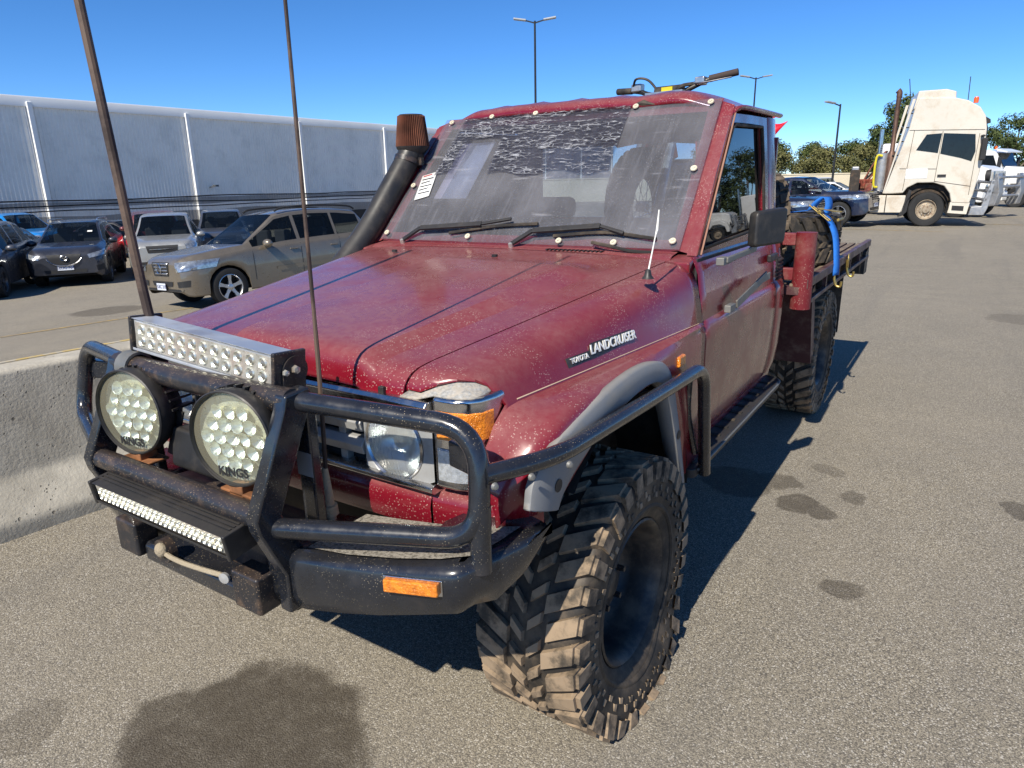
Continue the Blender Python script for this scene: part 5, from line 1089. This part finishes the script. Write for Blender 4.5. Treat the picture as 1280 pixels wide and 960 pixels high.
for s in (1, -1):
    h_ = dr([(2, s*.47, .915), (1.8, s*.98, .945), (1.8, s*.96, .79), (2, s*.52, .735)], (-1, -s*.35, 0), 'headlamp', M_hl, 10, 6, .012)
    dr([(2, s*.50, .56), (2, s*.80, .585), (2, s*.78, .47), (2, s*.52, .455)], (-1, -s*.3, 0), 'fog_lamp_recess', M_clad, 6, 4, .01)
    MB().lathe([(0, .012), (.04, .01), (.052, 0)], (X(.02)-.005, s*.62, .515), (1, s*.25, 0), 18).build('fog_lamp', M_hl, T)
    MB().tube(catmull([(X(2.2), s*.62, 1.74), (X(2.4), s*.63, 1.80), (X(3.2), s*.63, 1.82), (X(4.0), s*.62, 1.77), (X(4.2), s*.61, 1.70)], 4), .02, 8).build('roof_rail', M_clad, T)
    dr([(X(1.9), s*2, .66), (X(3.7), s*2, .70), (X(3.7), s*2, .65), (X(1.9), s*2, .61)], (0, -s, 0), 'door_moulding', pg, 20, 2, .015)
dr([(3, -.44, .56), (3, .44, .56), (3, .40, .47), (3, -.40, .47)], (-1, 0, 0), 'lower_intake', M_clad, 6, 3, .01); dr([(3, -.8, .42), (3, .8, .42), (3, .75, .30), (3, -.75, .30)], (-1, 0, 0), 'chin_guard', M_clad, 10, 3, .01)
fillplate(T, X, -.03, .46, '1GKC 318'); mirrors(T, X, 1.72, 1.13, .94, pg); handles(T, X, (2.35, 3.35), .98, .94, pg); seams(dr, T, (1.42, 2.52, 3.5), .94, .45, 1.08, 4.78)
q = MB(); q.box((X(3.42), .0, 1.4), (.1, 1.1, .35)); q.build('rear_seat', M_int, T, bevel=.05)
# charcoal crossover
CX = dict(SUV, L=4.54, W=.92, H=1.69, fo=.9, wb=2.70, wr=.355, zb=.25, cowl=1.2, rf=2.05, rr=4.0, rb=4.4, np=.2,
    prof=[(0, .80), (.03, .86), (.08, .92), (.16, .97), (.3, 1.02), (.7, 1.07), (1.2, 1.12), (2.05, 1.61), (2.4, 1.665), (2.9, 1.68), (3.6, 1.65), (4.0, 1.60), (4.4, 1.15), (4.54, .95)],
    belt=[(0, .74), (.08, .82), (.3, .9), (1.2, 1.02), (2.2, 1.06), (4.4, 1.16), (4.54, .9)], tw=[(0, .66), (.3, .74), (1.2, .78), (1.6, .71), (2.05, .63), (3.6, .62), (4.0, .6), (4.4, .7), (4.54, .72)], glass=[(1.35, 2.4), (2.46, 3.3), (3.36, 3.9)])
pc = cpaint('charcoal blue paint', (.028, .032, .045), .4)
h2 = atan2(-.57, .82); c2 = V((-18.86, 7.55))-V((cos(h2), sin(h2)))*(4.54/2-.9)
T, X, dr, bo = car('crossover', 'charcoal grey crossover facing the ute with a chrome winged grille', 'car', (c2.x, c2.y), h2, pc, CX, wheelmat=M_dkalloy)
gq = dr([(3, -.40, .86), (3, .40, .86), (3, .26, .60), (3, -.26, .60)], (-1, 0, 0), 'grille', M_clad, 10, 6, .01)
pth = catmull([(X(.06), -.45, .86), (X(.0)+.01, -.36, .70), (X(0)+.035, -.2, .60), (X(0)+.045, 0, .575), (X(0)+.035, .2, .60), (X(.0)+.01, .36, .70), (X(.06), .45, .86)], 5); MB().tube(pth, .016, 8).build('grille_wing', M_chrome, gq)
q = MB(); q.tube([(X(0)+.04, .08*cos(a), .77+.062*sin(a)) for a in [2*pi*k/24 for k in range(24)]], .01, 6, closed=True); q.tube(catmull([(X(0)+.04, -.07, .80), (X(0)+.045, -.03, .785), (X(0)+.045, 0, .745), (X(0)+.045, .03, .785), (X(0)+.04, .07, .80)], 3), .009, 6); q.build('grille_emblem', M_chrome, gq)
for s in (1, -1):
    dr([(2, s*.44, .84), (1.9, s*1.02, .95), (1.9, s*.98, .83), (2, s*.46, .74)], (-1, -s*.4, 0), 'headlamp', M_hl, 10, 5, .012)
    dr([(2, s*.62, .54), (2, s*.86, .56), (2, s*.84, .42), (2, s*.64, .40)], (-1, -s*.3, 0), 'fog_lamp_recess', M_clad, 5, 4, .01)
    MB().lathe([(0, .01), (.03, .008), (.04, 0)], (X(.05), s*.70, .48), (1, s*.3, 0), 14).build('fog_lamp', M_hl, T)
    MB().tube(catmull([(X(2.1), s*.6, 1.63), (X(2.3), s*.61, 1.70), (X(3.8), s*.6, 1.68), (X(4.0), s*.59, 1.60)], 4), .018, 8).build('roof_rail', M_alloy, T)
dr([(3, -.5, .47), (3, .5, .47), (3, .46, .38), (3, -.46, .38)], (-1, 0, 0), 'lower_intake', M_clad, 8, 3, .01); dr([(3, -.8, .36), (3, .8, .36), (3, .78, .26), (3, -.78, .26)], (-1, 0, 0), 'chin_guard', M_clad, 10, 3, .012)
fillplate(T, X, .0, .52, '1EUC 764'); mirrors(T, X, 1.55, 1.10, .92, pc); seams(dr, T, (1.35, 2.43, 3.33), .92, .4, 1.0, 4.54)
q = MB(); q.add([(X(1.62), .52, 1.37), (X(1.62), .40, 1.37), (X(1.56), .40, 1.335), (X(1.56), .52, 1.335)], [(0, 1, 2, 3)]); q.v = [p+V((.02, 0, .02)) for p in q.v]; q.build('windscreen_label', M_white, T)
def at(px, py, d): return None
def simple(name, label, loc, rz, paint, P, tail=False, plate=None, front=True, **kw):
    T, X, dr, bo = car(name, label, kw.pop('cat', 'car'), loc, rz, paint, P, **kw); W_ = P['W']; L = P['L']; hz0 = lerp(.1, *zip(*P['prof']))
    g_ = dr([(3, -.42, hz0-.06), (3, .42, hz0-.06), (3, .38, hz0-.26), (3, -.38, hz0-.26)], (-1, 0, 0), 'grille', M_clad, 8, 4, .01)
    MB().tube([(X(0)+.02-.03*(y/.4)**2, y, hz0-.16) for y in (-.38, -.2, 0, .2, .38)], .014, 6).build('grille_bar', M_chrome, g_)
    for s in (1, -1):
        dr([(2, s*.46, hz0-.05), (1.9, s*(W_+.1), hz0-.01), (1.9, s*(W_+.06), hz0-.19), (2, s*.48, hz0-.2)], (-1, -s*.4, 0), 'headlamp', M_hl, 8, 5, .012)
        dr([(-3, s*(W_-.25), 1.12), (-3, s*(W_-.05), 1.12), (-3, s*(W_-.05), .78), (-3, s*(W_-.22), .78)], (1, 0, 0), 'tail_lamp', M_tl, 4, 5, .02)
        dr([(X(L-.12), s*2, 1.12), (X(L-.32), s*2, 1.12), (X(L-.25), s*2, .8), (X(L-.1), s*2, .8)], (0, -s, 0), 'tail_lamp', M_tl, 4, 5, .012)
    dr([(3, -.6, .48), (3, .6, .48), (3, .56, .34), (3, -.56, .34)], (-1, 0, 0), 'lower_intake', M_clad, 8, 3, .01)
    if plate: fillplate(T, X, 0, .55, plate); fillplate(T, X, L, .75, plate, back=True)
    mirrors(T, X, P['cowl']+.35, 1.1*P['H']/1.7, W_, paint); handles(T, X, [a+.85 for a, b in P['glass'][:2]], .95*P['H']/1.7, W_, paint); seams(dr, T, [P['glass'][0][0]-.02]+[b+.03 for a, b in P['glass'][:2]], W_, .45, 1.0*P['H']/1.7, L)
    return T, X, dr
p_sil = cpaint('silver car paint', (.42, .42, .40), .5); p_mar = cpaint('maroon car paint', (.12, .008, .014), .3); p_blue = cpaint('bright blue car paint', (.005, .22, .62), .2); p_blk = cpaint('black car paint', (.012, .012, .014), .2); p_gry = cpaint('slate grey car paint', (.09, .095, .11), .5); p_navy = cpaint('navy car paint', (.008, .016, .045), .4); p_wht = cpaint('white car paint', (.72, .72, .7), 0.)
SED = dict(SUV, L=4.6, W=.89, H=1.45, fo=.92, wb=2.68, wr=.325, zb=.2, cowl=1.45, rf=2.25, rr=3.35, rb=4.0,
    prof=[(0, .68), (.05, .74), (.16, .80), (.4, .86), (1.45, .98), (2.25, 1.40), (2.7, 1.45), (3.35, 1.39), (4.0, 1.06), (4.45, 1.02), (4.6, .85)], belt=[(0, .62), (.3, .78), (1.4, .88), (4.4, .98), (4.6, .8)], tw=[(0, .64), (.4, .72), (1.45, .74), (2.25, .58), (3.35, .57), (4.0, .7), (4.6, .68)], glass=[(1.6, 2.5), (2.56, 3.3), (3.36, 3.7)])
def ute_body(T, X, L, mat):      # open tub behind the cabin of a pickup
    q = MB(); q.bx(X(L-.08), X(L-1.6), -.74, .74, .99, 1.06); q.build('tub_liner', M_clad, T)
PUP = dict(SUV, L=5.2, W=.92, H=1.8, fo=.9, wb=3.1, wr=.38, zb=.3, cowl=1.4, rf=2.1, rr=3.25, rb=3.55, prof=[(0, .92), (.05, .98), (.2, 1.06), (.5, 1.1), (1.4, 1.17), (2.1, 1.71), (2.5, 1.79), (3.25, 1.76), (3.55, 1.14), (3.62, 1.1), (5.1, 1.1), (5.2, 1.0)], belt=[(0, .84), (.3, .98), (1.4, 1.07), (3.5, 1.1), (5.1, 1.06), (5.2, .9)], tw=[(0, .72), (.5, .78), (1.4, .8), (2.1, .66), (3.25, .64), (3.55, .8), (5.2, .8)], glass=[(1.55, 2.4), (2.46, 3.2)])
hA = atan2(-.57, .82); fA = V((cos(hA), sin(hA)))
def fr(px, py, P, h): f = V((cos(h), sin(h))); c = V((px, py))-f*(P['L']/2-P['fo']); return (c.x, c.y)
SUV2 = dict(SUV, L=4.7, H=1.72, W=.93)
PRA = dict(SUV, L=4.8, H=1.85, W=.93, prof=[(d, z*1.04) for d, z in SUV['prof']])
simple('station_wagon', 'silver SUV nose-on between the charcoal crossover and the gold SUV', fr(-18.35, 9.95, SUV2, hA), hA, p_sil, SUV2, plate='1DQF 530')
simple('station_wagon', 'maroon wagon with tall red tail lamps behind the silver SUV', (-23.0, 12.4), hA+pi+.1, p_mar, PRA, plate='1CWL 907')
simple('pickup', 'bright blue pickup far off at the left edge by the fence', (-30.8, 11.0), .2, p_blue, PUP, cat='pickup')
simple('station_wagon', 'slate grey SUV cut by the left edge of the picture', fr(-18.3, 4.72, SUV2, hA), hA, p_gry, SUV2, wheelmat=M_dkalloy)
simple('sedan', 'black hatch behind the slate grey SUV at the left edge', fr(-23.3, 7.2, SED, hA), hA, p_blk, SED, wheelmat=M_dkalloy)
simple('sedan', 'black sedan side-on behind the charcoal crossover', (-26.6, 13.2), .45, p_blk, SED)
simple('station_wagon', 'dark grey SUV behind the silver SUV and gold SUV', (-22.2, 14.6), hA, p_gry, dict(SUV2, sp=6), wheelmat=M_dkalloy)
hN = atan2(-.16, .98); AUD = dict(SUV, L=5.0, W=.97, H=1.72, fo=.9, wb=2.98, wr=.385)
def navy(label, fx_, fy_, h):
    f = V((cos(h), sin(h))); c = V((fx_, fy_))-f*2.5; T, X, dr = simple('station_wagon', label, (c.x, c.y), h, p_navy, AUD, plate='1GPA 552')
    for k in range(5): q = MB(); q.tube([(X(0)+.03-.03*(y/.4)**2, y, .62+.07*k) for y in (-.4, -.2, 0, .2, .4)], .008, 6); q.build('grille_slat', M_alloy, T)
navy('navy blue SUV with chrome grille in front of the white prime mover', -1.05, 24.6, hN); navy('nearer navy blue SUV half hidden behind the tray tyre', -2.2, 21.8, hN)
simple('sedan', 'white sedan beyond the navy SUVs by the prime mover chassis', (-6.8, 54), -.2, p_wht, SED)
simple('sedan', 'maroon sedan beyond the navy SUVs', (-9.0, 48), .5, p_mar, SED)
for x, y, h, lb in ((-13.2, 60, -.9, 'white ute nearest the red cab in the far row'), (-11.2, 61, -1.0, 'white ute in the middle of the far row'), (-9.2, 62.5, -1.05, 'white ute at the right of the far row')): simple('pickup', lb, (x, y), h, p_wht, PUP, cat='pickup', group='white utes in the far row')

# ---------------------------------------------------------------- trucks
M_cab = pm('cream white truck paint', (.60, .555, .47), .4, 0, var=.06, vs=.8, dirt=(.36, .26, .16), damt=.65, dscale=1.6, dlo=.45, dhi=.75, coat=.4, coatr=.15)
M_tw = pm('white truck paint', (.75, .75, .73), .35, 0, var=.04, dirt=(.45, .38, .28), damt=.3, dscale=2, coat=.5)
M_twr = pm('dusty steel wheel', (.36, .30, .22), .6, .3, dirt=(.14, .07, .04), damt=.8, dscale=12); M_tglass = pm('truck glass', (.006, .008, .01), .04, var=.1); M_grime = pm('grimy chassis', (.035, .028, .022), .8, dirt=(.16, .1, .06), damt=.7, dscale=5); M_beac = pm('orange beacon', (.75, .12, .02), .2, coat=.8); M_redg = pm('rusty red coupling', (.2, .045, .03), .7, var=.5, vs=9, dirt=(.3, .19, .1), damt=.6, dscale=8)
M_gal = pm('galvanised bar', (.42, .42, .42), .4, .7, dirt=(.3, .25, .18), damt=.4, dscale=4)
def twheel(T, x, y, s, r=.52):
    e = bpy.data.objects.new('wheel', None); COL.objects.link(e); e.parent = T; e.location = (x, y, r); e.rotation_euler = (0, 0, 0 if s > 0 else pi)
    MB().lathe([(.29*r/.52, .1), (.32*r/.52, .14), (.42*r/.52, .155), (.49*r/.52, .145), (r, .11), (r, -.11), (.49*r/.52, -.145), (.3*r/.52, -.12)], (0, 0, 0), (0, 1, 0), 40).build('tyre', M_tyre, e, smooth=40)
    q = MB(); q.lathe([(.285*r/.52, .10), (.3*r/.52, .13), (.285*r/.52, .13), (.26*r/.52, .06), (.2*r/.52, .05), (.14*r/.52, .10), (.11*r/.52, .10), (.1*r/.52, .15), (.0, .155)], (0, 0, 0), (0, 1, 0), 30); q.build('rim', M_twr, e, smooth=40)
    for k in range(10): a = 2*pi*k/10; MB().lathe([(0, .025), (.014, .022), (.017, 0)], (.165*sin(a)*r/.52, .085, .165*cos(a)*r/.52), (0, 1, 0), 6).build('wheel_nut', M_bolt, e)
PMt = thing('prime_mover', 'dusty cream white cab-over prime mover with tall sleeper cab seen side-on', 'truck', (.12, 26.3, gz(.12, 26.3)), radians(9))
HW_ = 1.22
PMt.scale = (1, 1, 1.06)
def sidepoly(poly, nm, mat, y0, y1, par=PMt, **k): return MB().prism(poly, (0, y0, 0), (1, 0, 0), (0, 0, 1), (0, 1, 0), y1-y0).build(nm, mat, par, **k)
# cab shell (local x forward, front wheel at 0)
cabp = [(-1.30, 1.0), (-1.05, 1.0), (-.72, 1.02), (-.62, 1.18), (-.35, 1.32), (.1, 1.32), (.42, 1.22), (.6, 1.0), (.68, .72), (1.18, .70), (1.25, .95), (1.33, 1.6), (1.36, 2.2), (1.33, 2.85), (1.25, 3.18), (1.07, 3.43), (.72, 3.63), (.3, 3.74), (-.62, 3.78), (-.70, 3.55), (-.80, 2.9)]
cabp = [(x, z) for x, z in cabp]
shell = sidepoly(cabp, 'cab_shell', M_cab, -HW_, HW_, bevel=.04, bseg=3)
sidepoly([(-.75, 3.45), (-.66, 3.97), (.1, 3.98), (.38, 3.9), (.40, 3.66), (-.5, 3.5)], 'roof_fairing', M_cab, -HW_+.06, HW_-.06, bevel=.035, bseg=2)
for s in (-1, 1):
    y0, y1 = (-HW_-.012, -HW_+.03) if s < 0 else (HW_-.03, HW_+.012)
    sidepoly([(-.52, 2.28), (-.28, 2.72), (.14, 2.74), (.10, 2.18)], 'sleeper_window', M_tglass, y0, y1, shell)
    sidepoly([(.19, 2.74), (1.05, 2.68), (1.12, 2.2), (1.05, 1.92), (.75, 2.02), (.17, 2.16)], 'door_window', M_tglass, y0, y1, shell)
    for a, b in (((.16, 2.80), (.12, 1.35)), ((-.78, 2.86), (1.28, 2.80)), ((-.92, 1.75), (.12, 1.72)), ((1.16, 2.7), (1.12, .95)), ((.12, 1.36), (1.14, 1.2)), ((-.64, 2.85), (-.75, 1.1))):
        q = MB(); q.bar((a[0], s*(HW_+.003), a[1]), (b[0], s*(HW_+.003), b[1]), .012, .014, (0, 1, 0)); q.build('panel_gap', M_grime, shell)
    q = MB(); q.box((.30, s*(HW_+.012), 1.52), (.24, .03, .07)); q.build('door_handle', M_clad, shell)
    q = MB(); q.box((-.42, s*(HW_+.004), 1.60), (.62, .012, .3)); q.build('blank_panel', M_tw, shell)
    q = MB(); q.box((1.30, s*(HW_+.15), 2.25), (.16, .22, .62)); q.box((1.24, s*(HW_+.1), 2.62), (.1, .3, .06)); q.build('mirror', M_clad, PMt, bevel=.04)
    MB().lathe([(.58, -.1), (.63, -.05), (.63, .05)], (0, s*(HW_-.03), .54), (0, s, 0), 24, a0=-1.6, a1=1.6).build('wheel_arch', M_clad, PMt)
    sidepoly([(.62, .42), (1.15, .38), (1.2, .72), (.66, .74)], 'step_well', M_cab, min(s*.9, s*1.2), max(s*.9, s*1.2)); sidepoly([(.72, .5), (1.05, .48), (1.05, .62), (.72, .64)], 'step_recess', M_clad, min(s*1.19, s*1.21), max(s*1.19, s*1.21))
    # side fairing and extender behind the cab
    sidepoly([(-2.9, .42), (-.66, .42), (-.62, .95), (-2.9, .98)], 'tank_fairing', M_cab, min(s*.8, s*1.2), max(s*.8, s*1.2), bevel=.03)
    for x in (-1.95, -1.2): sidepoly([(x-.015, .43), (x+.015, .43), (x+.015, .965), (x-.015, .965)], 'fairing_joint', M_grime, min(s*1.198, s*1.206), max(s*1.198, s*1.206))
    q = MB(); q.bx(-1.75, -1.38, min(s*1.19, s*1.215), max(s*1.19, s*1.215), .52, .88); st_ = q.build('step_frame', M_clad, PMt, bevel=.05); [MB().bx(-1.72, -1.41, min(s*1.2, s*1.235), max(s*1.2, s*1.235), z, z+.04).build('step_bar', M_cab, st_) for z in (.58, .74)]
    sidepoly([(-.68, .32), (-.55, .45), (-.48, 1.1), (-.56, 1.12), (-.68, .6), (-.78, .3)], 'mud_guard', M_clad, min(s*.9, s*1.2), max(s*.9, s*1.2))
    sidepoly([(-1.32, 1.02), (-1.29, 1.02), (-.72, 3.75), (-.80, 3.75)], 'cab_extender', M_cab, min(s*1.14, s*1.2), max(s*1.14, s*1.2))
    twheel(PMt, 0, s*1.07, s)
    for x in (-3.1, -4.4): twheel(PMt, x, s*1.0, s)
sidepoly([(1.30, 1.75), (1.385, 1.8), (1.375, 2.85), (1.28, 3.1)], 'windscreen', M_tglass, -HW_+.12, HW_-.12)
sidepoly([(1.25, 2.95), (1.42, 2.98), (1.40, 3.08), (1.2, 3.2)], 'sun_visor', M_clad, -HW_+.1, HW_-.1)
q = MB(); q.bx(-4.9, 1.0, -.45, -.3, .75, 1.0); q.bx(-4.9, 1.0, .3, .45, .75, 1.0); q.bx(-1.2, .9, -.9, .9, .55, 1.33); q.bx(-.62, .62, -1.0, 1.0, .75, 1.25); q.build('chassis', M_grime, PMt)
q = MB(); q.lathe([(.13, 0), (.13, 1.05), (.07, 1.15), (.075, 2.5), (.075, 2.75)], (-1.18, -.86, 1.15), (0, 0, 1), 18); q.tube(catmull([(-1.18, -.86, 3.85), (-1.18, -.86, 3.98), (-1.24, -.86, 4.05)], 4), .085, 12); q.build('exhaust_stack', pm('brown stack', (.13, .075, .055), .5, .5, var=.3, vs=3), PMt, smooth=50)
MB().lathe([(0, 0), (.2, 0), (.2, 1.1), (0, 1.12)], (-1.42, -.75, 1.12), (0, 0, 1), 20).build('exhaust_muffler', M_gal, PMt, smooth=50)
MB().tube(catmull([(-1.5, -1.0, 1.2), (-1.62, -1.02, 1.3), (-1.62, -1.02, 2.1), (-1.45, -1.0, 2.15)], 5), .035, 8).build('grab_rail', M_yel, PMt)
for k in range(9): q = MB(); q.tube(catmull([(-1.3, -.6+.15*k, 2.3), (-1.6-.1*sin(k*2.1), -.6+.15*k, 1.7-.3*cos(k)), (-2.0-.15*sin(k), -.5+.12*k, 1.15)], 4), .025, 6); q.build('air_hose', M_redg if k % 2 else M_clad, PMt)
for k in range(7): q = MB(); q.box((-1.75-.12*(k % 3), -.7+.2*k, 1.18+.12*(k % 2)), (.22, .2, .3), Matrix.Rotation(k*.7, 3, 'Z')); q.build('coupling_gear', M_redg, PMt, bevel=.03)
MB().bx(-2.35, -2.05, -1.05, -.55, 1.0, 1.75).build('battery_box', M_grime, PMt, bevel=.02); MB().bx(-2.3, -2.08, -.4, .1, 1.0, 1.85).build('hydraulic_tank', M_gal, PMt, bevel=.03)
MB().lathe([(0, .05), (.5, .05), (.5, 0), (0, 0)], (-3.7, 0, 1.15), (0, 0, 1), 24).build('turntable', M_redg, PMt)
for k in range(5): MB().bar((-1.18+.1*k, -1.0, 2.15+.4*k), (-.9+.12*k, -1.0, 2.15+.4*k), .03, .03).build('ladder_rung', M_clad, PMt)
for y in (-HW_, HW_-.1): MB().prism([(1.2, .35), (1.62, .35), (1.70, .55), (1.80, 1.35), (1.70, 1.38), (1.52, .62), (1.25, .6)], (0, y, 0), (1, 0, 0), (0, 0, 1), (0, 1, 0), .1).build('bull_bar_side', M_gal, PMt, bevel=.02)
q = MB(); q.bx(1.25, 1.6, -HW_+.1, HW_-.1, .36, .6); q.build('bull_bar_channel', M_gal, PMt); [MB().tube([(1.6+.07*k, -HW_, .8+.25*k), (1.6+.07*k, HW_, .8+.25*k)], .045, 10).build('bull_bar_tube', M_gal, PMt) for k in range(3)]
MB().lathe([(0, -.1), (.15, -.08), (.17, .02), (.165, .05), (0, .05)], (1.62, -1.0, 1.50), (1, -.2, 0), 20).build('spot_lamp', M_clad, PMt)
q = MB(); q.lathe([(.07, 0), (.075, .12), (.05, .17), (0, .18)], (1.0, -.7, 3.58), (0, 0, 1), 14); q.build('beacon', M_beac, PMt); MB().tube([(.75, -.9, 3.6), (.72, -.9, 4.3)], .012, 6).build('aerial', M_clad, PMt); MB().tube([(-.85, -.9, 3.8), (-.95, -.9, 4.35)], .012, 6).build('aerial', M_clad, PMt)
def bonneted(label, loc, rz):
    T = thing('bonneted_truck', label, 'truck', (loc[0], loc[1], gz(*loc)), rz, 'white bonneted trucks')
    MB().prism([(.7, 1.0), (2.55, .95), (2.65, 1.2), (2.55, 1.85), (2.2, 1.98), (.7, 2.15)], (0, -.72, 0), (1, 0, 0), (0, 0, 1), (0, 1, 0), 1.44).build('bonnet', M_tw, T, bevel=.1, bseg=3)
    c = MB().prism([(-1.6, .95), (.75, .95), (.8, 2.1), (.45, 2.85), (.1, 2.98), (-1.6, 3.0)], (0, -1.12, 0), (1, 0, 0), (0, 0, 1), (0, 1, 0), 2.24).build('cab', M_tw, T, bevel=.09, bseg=3)
    MB().prism([(.845, 2.12), (.86, 2.13), (.53, 2.82), (.50, 2.82)], (0, -.98, 0), (1, 0, 0), (0, 0, 1), (0, 1, 0), 1.96).build('windscreen', M_tglass, T)
    MB().prism([(.45, 2.92), (.95, 2.82), (.95, 2.88), (.4, 3.05)], (0, -1.05, 0), (1, 0, 0), (0, 0, 1), (0, 1, 0), 2.1).build('sun_visor', M_tw, T)
    for s in (1, -1):
        MB().prism([(-.5, 2.05), (.62, 2.05), (.35, 2.7), (-.5, 2.72)], (0, min(s*1.115, s*1.13), 0), (1, 0, 0), (0, 0, 1), (0, 1, 0), .015).build('door_window', M_tglass, c)
        MB().prism([(1.0, 1.0), (1.05, 1.3), (1.3, 1.52), (2.0, 1.52), (2.4, 1.3), (2.62, .95), (2.62, .6), (2.4, .6), (2.3, 1.0), (1.95, 1.2), (1.4, 1.2), (1.15, .95)], (0, min(s*.7, s*1.18), 0), (1, 0, 0), (0, 0, 1), (0, 1, 0), .48).build('wheel_guard', M_tw, T, bevel=.06)
        MB().lathe([(0, .03), (.13, .02), (.15, 0)], (2.63, s*.92, 1.15), (1, 0, 0), 18).build('headlamp', M_hl, T)
        MB().box((.75, s*1.32, 2.3), (.14, .22, .6)).build('mirror', M_clad, T, bevel=.03); MB().lathe([(.3, 0), (.32, .05), (.32, 1.3), (.3, 1.35)], (-1.5, s*.85, .85), (1, 0, 0), 18).build('fuel_tank', M_gal, T, smooth=50)
        MB().lathe([(.08, 0), (.08, 2.6)], (-1.75, s*.95, 1.0), (0, 0, 1), 12).build('exhaust_stack', M_chrome, T, smooth=50)
        twheel(T, 1.72, s*1.03, s); [twheel(T, x, s*.98, s) for x in (-2.6, -3.9)]
        MB().prism([(2.75, .45), (3.1, .5), (3.2, 1.0), (3.05, 1.7), (2.95, 1.68), (3.0, 1.0), (2.75, .7)], (0, min(s*.8, s*1.2), 0), (1, 0, 0), (0, 0, 1), (0, 1, 0), .4).build('bull_bar_wing', M_gal, T, bevel=.02)
    [MB().tube([(3.1, -1.15, z), (3.1, 1.15, z)], .05, 10).build('bull_bar_tube', M_gal, T) for z in (.85, 1.2, 1.55)]
    MB().bx(2.62, 2.68, -.5, .5, 1.0, 1.78).build('grille', M_chrome, T); MB().bx(-4.6, 2.4, -.42, .42, .65, .95).build('chassis', M_grime, T)
    MB().lathe([(.07, 0), (.075, .12), (0, .18)], (.2, -.5, 3.02), (0, 0, 1), 14).build('beacon', M_beac, T)
bonneted('white bonneted truck directly behind the cream prime mover bull bar', (-.15, 33.6), radians(-22)); bonneted('furthest white bonneted truck at the right edge of the picture', (2.2, 46), radians(-20))
# the yard goes on to the right of the picture; the ute's side window reflects it
bonneted('white bonneted truck beyond the right edge, mirrored in the ute side window', (17.2, 50), radians(184)); bonneted('second white truck beyond the right edge of the picture', (13.2, 54), radians(186))
for i, (k, x, y, s) in enumerate([(3, 13.5, 80, 1.), (0, 17.5, 82, .9), (3, 21.5, 79, 1.05), (0, 25.5, 81, .85), (3, 29, 78, 1.), (0, 33, 76, .9)]): tree(k, x, y, s, ['tall gum tree beyond the right edge of the yard', 'broad gum tree beyond the right edge of the yard', 'dark gum tree right of the broad one outside the picture', 'spreading gum tree further right outside the picture', 'gum tree near the right end of the outer tree line', 'last gum tree of the outer tree line'][i], i*2.1)
